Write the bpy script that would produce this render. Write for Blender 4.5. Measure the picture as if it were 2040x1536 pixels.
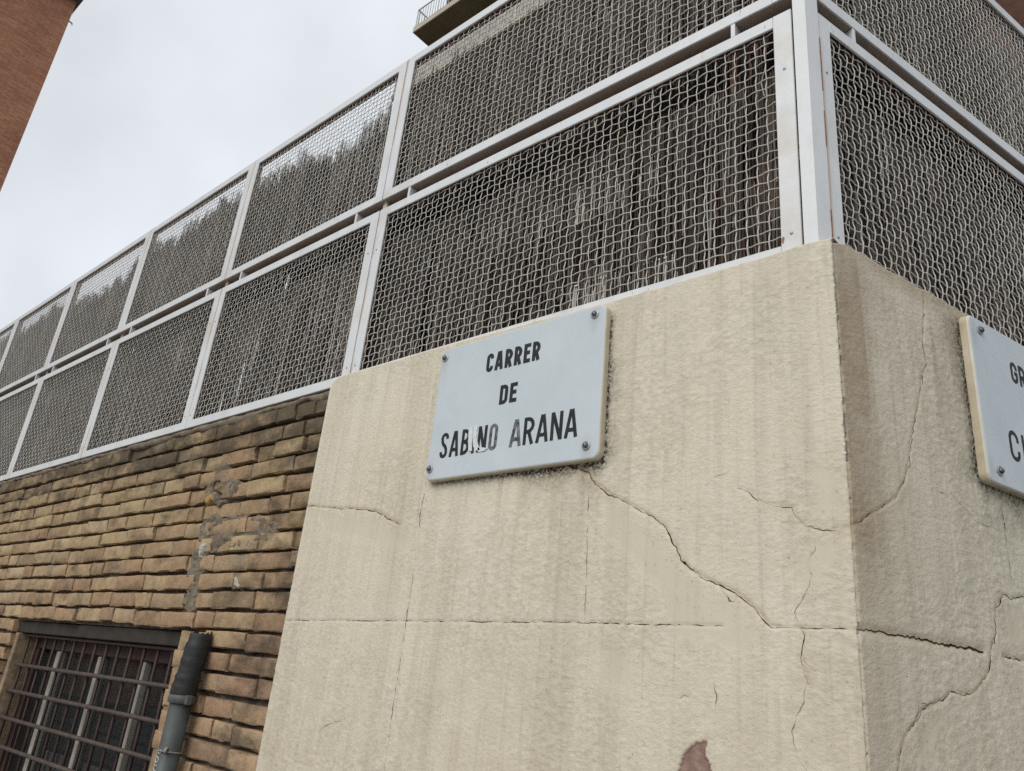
import bpy, math, random
import numpy as np
from mathutils import Matrix, Vector

for o in list(bpy.data.objects):
    bpy.data.objects.remove(o, do_unlink=True)
SC = bpy.context.scene
COL = SC.collection
rng = np.random.default_rng(7)
random.seed(7)
rad = math.radians

# ------------------------------------------------------------------ camera
EYE = 1.60
F_PX, CX, CY = 1530.0, 1020.0, 768.0
R = np.array([[0.7529526937, -0.1721113944, -0.6351691971],
              [0.6512304371, 0.3337196005, 0.6815644841],
              [0.0946633970, -0.9268273281, 0.3633592508]])   # world rows, columns = image right, down, forward
cam_d = bpy.data.cameras.new('camera')
cam_d.sensor_fit = 'HORIZONTAL'
cam_d.sensor_width = 36.0
cam_d.lens = 36.0 * F_PX / 2040.0
cam_d.clip_start = 0.05
cam_d.clip_end = 2000.0
cam = bpy.data.objects.new('camera', cam_d)
COL.objects.link(cam)
M = Matrix.Identity(4)
for i in range(3):
    M[i][0] = R[i, 0]
    M[i][1] = -R[i, 1]
    M[i][2] = -R[i, 2]
M[2][3] = EYE
cam.matrix_world = M
SC.camera = cam

# ------------------------------------------------------------------ sky, sun, exposure
SUN_DIR = Vector((0.06, -0.76, 0.64)).normalized()      # towards the sun, hidden behind the cloud
world = bpy.data.worlds.new('World')
SC.world = world
world.use_nodes = True
wn = world.node_tree
wn.nodes.clear()
w_out = wn.nodes.new('ShaderNodeOutputWorld')
w_bg = wn.nodes.new('ShaderNodeBackground')
w_sky = wn.nodes.new('ShaderNodeTexSky')
w_sky.sky_type = 'NISHITA'
w_sky.sun_disc = False
w_sky.sun_elevation = math.asin(SUN_DIR.z)
w_sky.sun_rotation = math.atan2(SUN_DIR.x, SUN_DIR.y)
w_tc = wn.nodes.new('ShaderNodeTexCoord')
w_n = wn.nodes.new('ShaderNodeTexNoise')
w_n.inputs['Scale'].default_value = 3.4
w_n.inputs['Detail'].default_value = 5.0
w_n.inputs['Roughness'].default_value = 0.45
w_r = wn.nodes.new('ShaderNodeValToRGB')
w_r.color_ramp.elements[0].position = 0.30
w_r.color_ramp.elements[0].color = (0.66, 0.695, 0.73, 1)
w_r.color_ramp.elements[1].position = 0.70
w_r.color_ramp.elements[1].color = (0.855, 0.898, 0.95, 1)
w_mul = wn.nodes.new('ShaderNodeVectorMath')
w_mul.operation = 'SCALE'
w_mul.inputs['Scale'].default_value = 9.35
w_mix = wn.nodes.new('ShaderNodeMix')
w_mix.data_type = 'RGBA'
w_mix.inputs[0].default_value = 0.93
wn.links.new(w_tc.outputs['Generated'], w_n.inputs['Vector'])
wn.links.new(w_n.outputs['Fac'], w_r.inputs['Fac'])
wn.links.new(w_r.outputs['Color'], w_mul.inputs[0])
wn.links.new(w_sky.outputs['Color'], w_mix.inputs[6])
wn.links.new(w_mul.outputs['Vector'], w_mix.inputs[7])
wn.links.new(w_mix.outputs[2], w_bg.inputs['Color'])
w_bg.inputs['Strength'].default_value = 0.10
wn.links.new(w_bg.outputs['Background'], w_out.inputs['Surface'])

sun_d = bpy.data.lights.new('sun', 'SUN')
sun_d.energy = 1.5
sun_d.angle = rad(40)
sun_d.color = (1.0, 0.965, 0.90)
sun = bpy.data.objects.new('sun', sun_d)
COL.objects.link(sun)
sun.rotation_euler = (-SUN_DIR).to_track_quat('-Z', 'Y').to_euler()
sun.location = (-4, -8, 14)

SC.view_settings.view_transform = 'Standard'
SC.view_settings.look = 'None'
SC.view_settings.exposure = 0.25
SC.view_settings.gamma = 1.0
SC.view_settings.use_curve_mapping = False
SC.cycles.max_bounces = 6
SC.cycles.use_denoising = False
SC.cycles.use_adaptive_sampling = False

# ------------------------------------------------------------------ places
D = 1.41                                   # distance of the plastered face from the lens
TH = rad(74.0)
CORNER = np.array([-0.457, D])
BD = np.array([math.cos(TH), math.sin(TH)])           # along the second street
BN = np.array([math.sin(TH), -math.cos(TH)])          # out of that face
FENCE_Y = D + 0.014
BRICK_Y = D + 0.022


def ray(p):
    v = np.array([p[0] - CX, p[1] - CY, F_PX])
    return R @ (v / np.linalg.norm(v))


def on_a(p, y=D):
    r = ray(p)
    q = r * (y / r[1])
    return np.array([q[0], q[2] + EYE])


def on_b(p, off=0.0):
    n = np.array([BN[0], BN[1], 0.0])
    c = np.array([CORNER[0], CORNER[1], 0.0])
    r = ray(p)
    q = r * ((n @ c + off) / (n @ r))
    return np.array([(q[:2] - CORNER) @ BD, q[2] + EYE])


def project(P):
    """world points (n,3) -> photograph pixels"""
    q = (np.asarray(P, float) - np.array([0, 0, EYE])) @ R
    return np.stack([CX + F_PX * q[:, 0] / q[:, 2], CY + F_PX * q[:, 1] / q[:, 2], q[:, 2]], 1)


# ------------------------------------------------------------------ noise
_tab = np.random.default_rng(11).random((256, 256))


def vnoise(x, y, seed=0):
    x = np.asarray(x, float) + seed * 17.31
    y = np.asarray(y, float) + seed * 9.77
    xi = np.floor(x).astype(int)
    yi = np.floor(y).astype(int)
    fx, fy = x - xi, y - yi
    fx = fx * fx * (3 - 2 * fx)
    fy = fy * fy * (3 - 2 * fy)
    a = _tab[xi & 255, yi & 255]
    b = _tab[(xi + 1) & 255, yi & 255]
    c = _tab[xi & 255, (yi + 1) & 255]
    d = _tab[(xi + 1) & 255, (yi + 1) & 255]
    return (a * (1 - fx) + b * fx) * (1 - fy) + (c * (1 - fx) + d * fx) * fy - 0.5


def fbm(x, y, seed=0, octs=3, gain=0.5):
    t, a = 0.0, 1.0
    for k in range(octs):
        t = t + a * vnoise(np.asarray(x) * 2 ** k, np.asarray(y) * 2 ** k, seed + k * 3)
        a *= gain
    return t


def smooth(a, b, x):
    t = np.clip((x - a) / (b - a), 0, 1)
    return t * t * (3 - 2 * t)


# ------------------------------------------------------------------ objects
def mesh_data(name, verts, faces, mat=None, shade=False):
    me = bpy.data.meshes.new(name)
    if isinstance(faces, np.ndarray):
        verts = np.asarray(verts, np.float32)
        nv, nf, k = len(verts), len(faces), faces.shape[1]
        me.vertices.add(nv)
        me.vertices.foreach_set('co', verts.ravel())
        me.loops.add(nf * k)
        me.loops.foreach_set('vertex_index', faces.astype(np.int32).ravel())
        me.polygons.add(nf)
        me.polygons.foreach_set('loop_start', np.arange(0, nf * k, k, dtype=np.int32))
        me.polygons.foreach_set('loop_total', np.full(nf, k, np.int32))
        me.update(calc_edges=True)
        me.validate()
    else:
        me.from_pydata([tuple(map(float, v)) for v in verts], [], faces)
        me.update()
    if mat is not None:
        me.materials.append(mat)
    if shade:
        me.polygons.foreach_set('use_smooth', np.ones(len(me.polygons), bool))
    return me


def link(name, data, parent=None, loc=None, kind=None):
    o = bpy.data.objects.new(name, data)
    COL.objects.link(o)
    if parent is not None:
        o.parent = parent
    if loc is not None:
        o.location = loc
    if kind:
        o['kind'] = kind
    return o


def tag(o, label, cat, group=None, kind=None):
    o['label'] = label
    o['category'] = cat
    if group:
        o['group'] = group
    if kind:
        o['kind'] = kind
    return o


def thing(name, label, cat, loc=(0, 0, 0), rotz=0.0, group=None):
    o = bpy.data.objects.new(name, None)
    COL.objects.link(o)
    o.location = loc
    o.rotation_euler = (0, 0, rotz)
    o.empty_display_size = 0.1
    return tag(o, label, cat, group)


class MB:
    """collects simple shapes, builds one mesh"""

    def __init__(s):
        s.v, s.f = [], []

    def add(s, v, f):
        n = len(s.v)
        s.v += [tuple(map(float, p)) for p in v]
        s.f += [tuple(i + n for i in q) for q in f]
        return s

    def box(s, x0, x1, y0, y1, z0, z1, b=0.0):
        if b <= 0:
            v = [(x, y, z) for z in (z0, z1) for y in (y0, y1) for x in (x0, x1)]
            return s.add(v, [(0, 2, 3, 1), (4, 5, 7, 6), (0, 1, 5, 4), (1, 3, 7, 5), (3, 2, 6, 7), (2, 0, 4, 6)])
        v, idx = [], {}
        X, Y, Z = (x0, x1), (y0, y1), (z0, z1)
        for i in (0, 1):
            for j in (0, 1):
                for k in (0, 1):
                    sx, sy, sz = (1 if i else -1), (1 if j else -1), (1 if k else -1)
                    for ax in range(3):
                        p = [X[i], Y[j], Z[k]]
                        if ax != 0: p[0] -= sx * b
                        if ax != 1: p[1] -= sy * b
                        if ax != 2: p[2] -= sz * b
                        idx[i, j, k, ax] = len(v)
                        v.append(p)
        f = []
        for i in (0, 1):
            f.append([idx[i, 0, 0, 0], idx[i, 1, 0, 0], idx[i, 1, 1, 0], idx[i, 0, 1, 0]][::1 if i else -1])
            f.append([idx[0, i, 0, 1], idx[1, i, 0, 1], idx[1, i, 1, 1], idx[0, i, 1, 1]][::-1 if i else 1])
            f.append([idx[0, 0, i, 2], idx[1, 0, i, 2], idx[1, 1, i, 2], idx[0, 1, i, 2]][::1 if i else -1])
        for i in (0, 1):
            for j in (0, 1):
                d = 1 if (i + j) % 2 == 0 else -1
                f.append([idx[i, j, 0, 0], idx[i, j, 0, 1], idx[i, j, 1, 1], idx[i, j, 1, 0]][::d])
                f.append([idx[i, 0, j, 2], idx[i, 0, j, 0], idx[i, 1, j, 0], idx[i, 1, j, 2]][::d])
                f.append([idx[0, i, j, 1], idx[0, i, j, 2], idx[1, i, j, 2], idx[1, i, j, 1]][::d])
        for i in (0, 1):
            for j in (0, 1):
                for k in (0, 1):
                    d = 1 if (i + j + k) % 2 else -1
                    f.append([idx[i, j, k, 0], idx[i, j, k, 1], idx[i, j, k, 2]][::d])
        return s.add(v, f)

    def tube(s, path, r, n=8, cap=True):
        path = [Vector(p) for p in path]
        rs = r if hasattr(r, '__len__') else [r] * len(path)
        v, f = [], []
        up = Vector((0.123, 0.31, 0.94))
        for i, p in enumerate(path):
            t = (path[min(i + 1, len(path) - 1)] - path[max(i - 1, 0)]).normalized()
            a = t.cross(up)
            if a.length < 1e-3:
                a = t.cross(Vector((1, 0, 0)))
            a.normalize()
            b = t.cross(a)
            for k in range(n):
                an = 2 * math.pi * k / n
                v.append(p + (a * math.cos(an) + b * math.sin(an)) * rs[i])
        for i in range(len(path) - 1):
            for k in range(n):
                f.append((i * n + k, i * n + (k + 1) % n, (i + 1) * n + (k + 1) % n, (i + 1) * n + k))
        if cap:
            f.append(tuple(range(n))[::-1])
            f.append(tuple((len(path) - 1) * n + k for k in range(n)))
        return s.add(v, f)

    def build(s, name, mat, parent=None, loc=None, kind=None, shade=False):
        return link(name, mesh_data(name, s.v, s.f, mat, shade), parent, loc, kind)


# ------------------------------------------------------------------ materials
class Mat:
    def __init__(s, name, rough=0.7, metal=0.0, spec=0.4):
        s.m = bpy.data.materials.new(name)
        s.m.use_nodes = True
        s.t = s.m.node_tree
        s.b = s.t.nodes['Principled BSDF']
        s.b.inputs['Roughness'].default_value = rough
        s.b.inputs['Metallic'].default_value = metal
        s.b.inputs['Specular IOR Level'].default_value = spec
        s._pos = None

    def n(s, typ, **kw):
        nd = s.t.nodes.new(typ)
        for k, v in kw.items():
            if k.startswith('i_'):
                nd.inputs[k[2:].replace('_', ' ')].default_value = v
            else:
                setattr(nd, k, v)
        return nd

    def l(s, a, b):
        s.t.links.new(a, b)

    def pos(s):
        if s._pos is None:
            s._pos = s.n('ShaderNodeNewGeometry').outputs['Position']
        return s._pos

    def objpos(s):
        return s.n('ShaderNodeTexCoord').outputs['Object']

    def noise(s, scale, detail=4.0, rough=0.55, vec=None, stretch=None, off=None):
        nd = s.n('ShaderNodeTexNoise')
        nd.inputs['Scale'].default_value = scale
        nd.inputs['Detail'].default_value = detail
        nd.inputs['Roughness'].default_value = rough
        v = vec if vec is not None else s.pos()
        if stretch or off:
            mp = s.n('ShaderNodeMapping')
            if stretch: mp.inputs['Scale'].default_value = stretch
            if off: mp.inputs['Location'].default_value = off
            s.l(v, mp.inputs['Vector'])
            v = mp.outputs['Vector']
        s.l(v, nd.inputs['Vector'])
        return nd.outputs['Fac']

    def ramp(s, fac, *stops):
        nd = s.n('ShaderNodeValToRGB')
        cr = nd.color_ramp
        while len(cr.elements) < len(stops):
            cr.elements.new(0.5)
        for e, (p, c) in zip(cr.elements, stops):
            e.position = p
            e.color = (*c, 1) if hasattr(c, '__len__') else (c, c, c, 1)
        s.l(fac, nd.inputs['Fac'])
        return nd.outputs['Color']

    def mix(s, fac, a, b, mode='MIX'):
        nd = s.n('ShaderNodeMix', data_type='RGBA', blend_type=mode)
        for sock, val in ((nd.inputs[0], fac), (nd.inputs[6], a), (nd.inputs[7], b)):
            if hasattr(val, 'is_output'):
                s.l(val, sock)
            elif hasattr(val, '__len__'):
                sock.default_value = (*val, 1)
            else:
                sock.default_value = val
        return nd.outputs[2]

    def math(s, op, a, b=0.0, clamp=False):
        nd = s.n('ShaderNodeMath', operation=op, use_clamp=clamp)
        for sock, val in ((nd.inputs[0], a), (nd.inputs[1], b)):
            if hasattr(val, 'is_output'):
                s.l(val, sock)
            else:
                sock.default_value = val
        return nd.outputs[0]

    def attr(s, name):
        return s.n('ShaderNodeAttribute', attribute_name=name).outputs['Fac']

    def color(s, c):
        if hasattr(c, 'is_output'):
            s.l(c, s.b.inputs['Base Color'])
        else:
            s.b.inputs['Base Color'].default_value = (*c, 1)
        return s

    def rough(s, c):
        s.l(c, s.b.inputs['Roughness'])
        return s

    def bump(s, h, strength=0.5, dist=0.002):
        nd = s.n('ShaderNodeBump')
        nd.inputs['Strength'].default_value = strength
        nd.inputs['Distance'].default_value = dist
        s.l(h, nd.inputs['Height'])
        s.l(nd.outputs['Normal'], s.b.inputs['Normal'])
        return s


def simple(name, c, rough=0.7, var=0.15, scale=12.0, metal=0.0, bump=0.0, bscale=150.0, spec=0.4):
    m = Mat(name, rough, metal, spec)
    dark = tuple(x * (1 - var) for x in c)
    light = tuple(min(1, x * (1 + var)) for x in c)
    m.color(m.ramp(m.noise(scale, 5), (0.3, dark), (0.7, light)))
    if bump:
        m.bump(m.noise(bscale, 4), 0.6, bump)
    return m.m


def stucco_material():
    m = Mat('weathered_plaster', 0.9, spec=0.2)
    base = m.ramp(m.noise(2.2, 3, 0.5), (0.30, (0.635, 0.580, 0.460)), (0.70, (0.705, 0.655, 0.535)))
    fine = m.noise(42, 4, 0.6)
    base = m.mix(0.08, base, m.ramp(fine, (0.35, (0.40, 0.36, 0.27)), (0.65, (0.78, 0.74, 0.62))))
    # rain streaks running down the face
    st = m.noise(1.0, 5, 0.55, stretch=(21, 21, 0.55))
    stf = m.ramp(st, (0.44, 0.0), (0.76, 1.0))
    base = m.mix(m.math('MULTIPLY', stf, 0.36), base, (0.40, 0.36, 0.275))
    st2 = m.noise(1.0, 6, 0.65, stretch=(60, 60, 1.9), off=(3.1, 0.4, 0.7))
    base = m.mix(m.math('MULTIPLY', m.ramp(st2, (0.52, 0.0), (0.76, 1.0)), 0.42), base, (0.34, 0.31, 0.24))
    # grey-green bloom low down
    gr = m.noise(4.0, 5, 0.6, stretch=(1.6, 1.6, 0.8), off=(1.7, 2.0, 0.3))
    base = m.mix(m.math('MULTIPLY', m.ramp(gr, (0.56, 0.0), (0.76, 1.0)), 0.20), base, (0.44, 0.435, 0.34))
    # smooth filler
    base = m.mix(m.math('MULTIPLY', m.attr('patch'), 0.45), base, (0.56, 0.515, 0.40))
    # soiled flank of the second street, darker lower part of the first
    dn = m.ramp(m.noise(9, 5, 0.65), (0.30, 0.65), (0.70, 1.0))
    base = m.mix(m.math('MULTIPLY', m.attr('dirt_tone'), dn, True), base, (0.290, 0.205, 0.128))
    # low spots of the relief tinted darker
    pit = m.ramp(m.attr('low'), (0.15, 0.0), (0.9, 1.0))
    base = m.mix(m.math('MULTIPLY', pit, 0.15), base, (0.24, 0.205, 0.145))
    speck = m.ramp(m.noise(120, 3, 0.55), (0.63, 0.0), (0.73, 1.0))
    base = m.mix(m.math('MULTIPLY', speck, 0.34), base, (0.13, 0.115, 0.09))
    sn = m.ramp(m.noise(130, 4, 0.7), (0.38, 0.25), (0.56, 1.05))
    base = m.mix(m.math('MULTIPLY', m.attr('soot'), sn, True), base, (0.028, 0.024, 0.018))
    rust = m.ramp(m.noise(14, 3), (0.35, 0.0), (0.65, 1.0))
    base = m.mix(m.math('MULTIPLY', m.attr('halo'), rust, True), base, (0.40, 0.27, 0.13))
    base = m.mix(m.attr('peel'), base, m.ramp(m.noise(60, 4), (0.3, (0.20, 0.125, 0.10)), (0.7, (0.32, 0.215, 0.175))))
    m.color(base)
    pt = m.math('SUBTRACT', 1.0, m.math('MULTIPLY', m.attr('patch'), 0.8))
    hh = m.math('ADD', m.noise(240, 3, 0.6), m.math('MULTIPLY', m.noise(110, 2, 0.5, stretch=(0.8, 0.8, 1.15)), 1.7))
    m.bump(m.math('MULTIPLY', hh, pt), 0.58, 0.0019)
    return m.m


def brick_material():
    m = Mat('old_yellow_brick', 0.93, spec=0.15)
    rnd = m.n('ShaderNodeObjectInfo').outputs['Random']
    att = m.attr('tone')
    r = m.math('FRACT', m.math('ADD', m.math('MULTIPLY', rnd, 3.7), att))
    base = m.ramp(r, (0.0, (0.280, 0.195, 0.118)), (0.22, (0.430, 0.325, 0.200)), (0.45, (0.350, 0.240, 0.152)),
                  (0.66, (0.310, 0.192, 0.126)), (0.84, (0.205, 0.152, 0.103)), (1.0, (0.490, 0.380, 0.245)))
    # higher courses yellower, lower ones pinker, as fired
    sp = m.n('ShaderNodeSeparateXYZ')
    m.l(m.pos(), sp.inputs[0])
    hz = m.n('ShaderNodeMapRange')
    m.l(sp.outputs['Z'], hz.inputs['Value'])
    hz.inputs['From Min'].default_value = 1.25
    hz.inputs['From Max'].default_value = 2.20
    base = m.mix(0.40, base, m.mix(hz.outputs[0], (0.375, 0.238, 0.160), (0.400, 0.308, 0.180)))
    mid = m.noise(22, 5, 0.65)
    base = m.mix(0.45, base, m.ramp(mid, (0.30, (0.50, 0.46, 0.40)), (0.66, (1.35, 1.32, 1.25))), 'MULTIPLY')
    # soot staining in drifting patches, worst on the upper courses
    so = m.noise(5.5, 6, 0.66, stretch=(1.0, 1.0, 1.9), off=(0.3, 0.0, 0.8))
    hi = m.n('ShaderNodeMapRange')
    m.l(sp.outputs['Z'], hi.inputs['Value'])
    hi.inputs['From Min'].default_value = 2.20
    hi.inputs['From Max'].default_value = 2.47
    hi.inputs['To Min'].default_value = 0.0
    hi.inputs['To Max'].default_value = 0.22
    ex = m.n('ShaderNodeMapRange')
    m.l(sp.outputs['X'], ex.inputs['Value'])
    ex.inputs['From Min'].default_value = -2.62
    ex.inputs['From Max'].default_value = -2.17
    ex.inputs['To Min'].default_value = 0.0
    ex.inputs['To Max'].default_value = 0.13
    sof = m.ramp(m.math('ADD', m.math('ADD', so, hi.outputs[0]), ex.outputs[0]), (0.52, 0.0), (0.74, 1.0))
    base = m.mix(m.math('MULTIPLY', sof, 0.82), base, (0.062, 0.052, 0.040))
    gy = m.ramp(m.noise(7.5, 5, 0.6, off=(5.0, 1.0, 2.0)), (0.58, 0.0), (0.72, 1.0))
    base = m.mix(m.math('MULTIPLY', gy, 0.45), base, (0.30, 0.265, 0.21))
    pit = m.ramp(m.noise(150, 3, 0.6), (0.62, 0.0), (0.72, 1.0))
    base = m.mix(m.math('MULTIPLY', pit, 0.55), base, (0.075, 0.055, 0.035))
    m.color(base)
    h = m.math('ADD', m.math('MULTIPLY', m.noise(60, 5, 0.65), 1.1), m.noise(190, 4, 0.7))
    m.bump(h, 0.9, 0.0032)
    return m.m


def mortar_material():
    m = Mat('crumbling_mortar', 0.95, spec=0.1)
    c = m.ramp(m.noise(18, 6, 0.7), (0.30, (0.045, 0.037, 0.028)), (0.55, (0.130, 0.106, 0.078)), (0.80, (0.25, 0.21, 0.16)))
    m.color(c)
    m.bump(m.noise(90, 5, 0.7), 1.0, 0.006)
    return m.m


def cement_material():
    m = Mat('grey_cement_smear', 0.92, spec=0.15)
    c = m.ramp(m.noise(24, 6, 0.65), (0.28, (0.10, 0.082, 0.062)), (0.55, (0.195, 0.160, 0.120)), (0.8, (0.30, 0.255, 0.20)))
    m.color(c)
    m.bump(m.noise(75, 5, 0.65), 0.8, 0.004)
    return m.m


def white_paint_material(seam=False):
    m = Mat('white_stile_paint' if seam else 'white_fence_paint', 0.42, spec=0.45)
    c = m.ramp(m.noise(5, 5, 0.6), (0.3, (0.60, 0.615, 0.625)), (0.7, (0.69, 0.705, 0.715)))
    dirt_tone = m.ramp(m.noise(13, 6, 0.7, stretch=(1, 1, 0.5)), (0.52, 0.0), (0.74, 1.0))
    c = m.mix(m.math('MULTIPLY', dirt_tone, 0.45), c, (0.47, 0.44, 0.375))
    ru = m.ramp(m.noise(46, 5, 0.7, stretch=(1, 1, 0.35), off=(2, 1, 7)), (0.66, 0.0), (0.70, 1.0))
    c = m.mix(m.math('MULTIPLY', ru, 0.75), c, (0.36, 0.20, 0.10))
    if seam:      # rust weeping out of the joint beside the seam
        sx = m.n('ShaderNodeSeparateXYZ')
        m.l(m.objpos(), sx.inputs[0])
        near = m.ramp(sx.outputs['X'], (0.0, 1.0), (0.016, 0.0))
        nz = m.ramp(m.noise(30, 5, 0.65, stretch=(1.6, 1, 0.12), off=(0.5, 0, 3)), (0.43, 0.0), (0.54, 1.0))
        c = m.mix(m.math('MULTIPLY', near, nz), c, (0.42, 0.20, 0.07))
        edge = m.ramp(sx.outputs['X'], (0.028, 0.0), (0.050, 0.8))
        yz = m.ramp(m.noise(6, 4, 0.6, off=(8, 0, 1)), (0.5, 0.0), (0.7, 0.5))
        c = m.mix(m.math('MULTIPLY', edge, yz), c, (0.50, 0.41, 0.27))
    m.color(c)
    m.bump(m.noise(60, 3), 0.25, 0.0012)
    return m.m


def rusty_white_material():
    m = Mat('rust_bled_paint', 0.6, spec=0.3)
    ru = m.ramp(m.noise(26, 6, 0.7, stretch=(1, 1, 0.22)), (0.38, 0.0), (0.60, 1.0))
    c = m.mix(ru, (0.58, 0.54, 0.47), (0.33, 0.155, 0.058))
    m.color(c)
    m.bump(m.noise(120, 4), 0.5, 0.001)
    return m.m


def wire_material():
    m = Mat('dull_wire_paint', 0.5, spec=0.4)
    c = m.ramp(m.noise(9, 6, 0.65), (0.3, (0.45, 0.425, 0.38)), (0.7, (0.63, 0.61, 0.565)))
    m.color(c)
    return m.m


def twig_material():
    m = Mat('dried_brushwood', 0.62, spec=0.35)
    t = m.attr('tone')
    c = m.ramp(t, (0.0, (0.020, 0.015, 0.011)), (0.32, (0.100, 0.077, 0.061)), (0.62, (0.215, 0.181, 0.150)),
               (0.86, (0.37, 0.33, 0.28)), (1.0, (0.66, 0.63, 0.58)))
    big = m.ramp(m.noise(2.6, 4, 0.6), (0.32, 0.55), (0.68, 1.25))
    m.color(m.mix(1.0, c, big, 'MULTIPLY'))
    m.bump(m.noise(220, 2, vec=None, stretch=(1, 1, 0.1)), 0.5, 0.001)
    return m.m


def marble_material():
    m = Mat('white_marble', 0.30, spec=0.45)
    v = m.n('ShaderNodeTexWave')
    v.wave_type = 'BANDS'
    v.bands_direction = 'DIAGONAL'
    v.inputs['Scale'].default_value = 1.8
    v.inputs['Distortion'].default_value = 9.0
    v.inputs['Detail'].default_value = 4.0
    m.l(m.pos(), v.inputs['Vector'])
    c = m.ramp(v.outputs['Fac'], (0.0, (0.475, 0.535, 0.565)), (1.0, (0.515, 0.57, 0.60)))
    c = m.mix(0.5, c, m.ramp(m.noise(9, 5, 0.6), (0.3, (0.455, 0.51, 0.54)), (0.7, (0.545, 0.595, 0.62))))
    d = m.ramp(m.noise(16, 5, 0.65, stretch=(1.6, 1.6, 0.35)), (0.60, 0.0), (0.8, 1.0))
    c = m.mix(m.math('MULTIPLY', d, 0.22), c, (0.43, 0.43, 0.41))
    # grime washed down from the fixings
    sx = m.n('ShaderNodeSeparateXYZ')
    m.l(m.objpos(), sx.inputs[0])
    for (qx, qz) in ((0.017, 0.034), (0.018, 0.372), (0.554, 0.378), (0.552, 0.034)):
        dx = m.math('MULTIPLY', m.math('SUBTRACT', sx.outputs['X'], qx), 1.0)
        dz = m.math('MULTIPLY', m.math('SUBTRACT', sx.outputs['Z'], qz - 0.012), 0.42)
        dd = m.math('SQRT', m.math('ADD', m.math('MULTIPLY', dx, dx), m.math('MULTIPLY', dz, dz)))
        c = m.mix(m.math('MULTIPLY', m.ramp(dd, (0.004, 1.0), (0.022, 0.0)), 0.30), c, (0.30, 0.30, 0.28))
    # the sawn edge has yellowed
    c = m.mix(m.attr('edge'), c, m.ramp(m.noise(20, 5, 0.6), (0.3, (0.49, 0.405, 0.275)), (0.7, (0.64, 0.575, 0.45))))
    m.color(c)
    m.rough(m.ramp(m.noise(30, 4), (0.3, 0.26), (0.7, 0.42)))
    return m.m


def letter_material(name, c0, c1, lo, hi):
    m = Mat(name, 0.55, spec=0.3)
    m.color(m.ramp(m.noise(55, 5, 0.65), (lo, c0), (hi, c1)))
    return m.m


def facade_brick_material(name, c1, c2, cm, scale_m=1.0, rot=None):
    m = Mat(name, 0.9, spec=0.15)
    tx = m.n('ShaderNodeTexBrick')
    tx.inputs['Color1'].default_value = (*c1, 1)
    tx.inputs['Color2'].default_value = (*c2, 1)
    tx.inputs['Mortar'].default_value = (*cm, 1)
    tx.inputs['Scale'].default_value = 1.0
    tx.inputs['Brick Width'].default_value = 0.30 * scale_m
    tx.inputs['Row Height'].default_value = 0.075 * scale_m
    tx.inputs['Mortar Size'].default_value = 0.009
    tx.inputs['Mortar Smooth'].default_value = 0.3
    mp = m.n('ShaderNodeMapping')
    mp.vector_type = 'TEXTURE'
    if rot:
        mp.inputs['Rotation'].default_value = rot
    m.l(m.pos(), mp.inputs['Vector'])
    m.l(mp.outputs['Vector'], tx.inputs['Vector'])
    c = m.mix(0.55, tx.outputs['Color'], m.ramp(m.noise(1.3, 6, 0.65), (0.3, (0.62, 0.6, 0.58)), (0.7, (1.25, 1.2, 1.15))), 'MULTIPLY')
    c = m.mix(0.35, c, m.ramp(m.noise(7.0, 3, 0.6, stretch=(1, 0.7, 4)), (0.35, (0.6, 0.6, 0.6)), (0.65, (1.35, 1.3, 1.25))), 'MULTIPLY')
    m.color(c)
    m.bump(tx.outputs['Fac'], -0.4, 0.01)
    return m.m


MT = {}
MT['stucco'] = stucco_material()
MT['brick'] = brick_material()
MT['mortar'] = mortar_material()
MT['cement'] = cement_material()
MT['white'] = white_paint_material()
MT['rustwhite'] = rusty_white_material()
MT['stile'] = white_paint_material(True)
MT['taupe'] = simple('taupe_rail_leg', (0.40, 0.34, 0.28), 0.7, 0.2, 8)  # even taupe for the lower rail legs, darker than the white bars
MT['wire'] = wire_material()
MT['twig'] = twig_material()
MT['marble'] = marble_material()
MT['ink'] = letter_material('black_letter_paint', (0.010, 0.010, 0.011), (0.03, 0.03, 0.033), 0.40, 0.80)
MT['inkfade'] = letter_material('worn_letter_paint', (0.03, 0.03, 0.036), (0.21, 0.225, 0.25), 0.38, 0.66)
MT['scrape'] = simple('scraped_filler', (0.60, 0.63, 0.64), 0.6, 0.10, 90)
MT['crack'] = simple('dark_crack', (0.035, 0.028, 0.02), 0.95, 0.4, 60, spec=0.0)  # dark brown ribbons for worn cracks and scored joints
MT['hair'] = simple('hairline_crack', (0.20, 0.165, 0.115), 0.95, 0.3, 60, spec=0.0)
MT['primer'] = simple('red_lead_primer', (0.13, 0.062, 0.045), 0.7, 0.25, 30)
MT['screw'] = simple('dull_screw_steel', (0.12, 0.125, 0.13), 0.38, 0.4, 120, metal=0.8)
MT['washer'] = simple('grey_washer', (0.33, 0.34, 0.345), 0.4, 0.3, 120, metal=0.6)
MT['rust'] = simple('brown_rust', (0.115, 0.068, 0.040), 0.85, 0.4, 70, bump=0.002)
MT['redrust'] = simple('red_rust', (0.20, 0.095, 0.05), 0.85, 0.4, 70)
MT['maroon'] = simple('maroon_iron_paint', (0.045, 0.024, 0.020), 0.65, 0.3, 25, bump=0.001)
MT['lightbar'] = simple('weathered_rail_paint', (0.072, 0.052, 0.043), 0.7, 0.3, 30, bump=0.001)
MT['palemullion'] = simple('pale_aluminium', (0.30, 0.285, 0.245), 0.5, 0.2, 14)
MT['slat'] = simple('grey_blind_slat', (0.060, 0.060, 0.056), 0.65, 0.2, 9)
MT['lintel'] = simple('stained_lintel', (0.032, 0.027, 0.021), 0.9, 0.4, 11, bump=0.003, bscale=60)
MT['reveal'] = simple('brown_reveal_render', (0.25, 0.185, 0.115), 0.9, 0.35, 25, bump=0.004, bscale=60)
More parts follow.
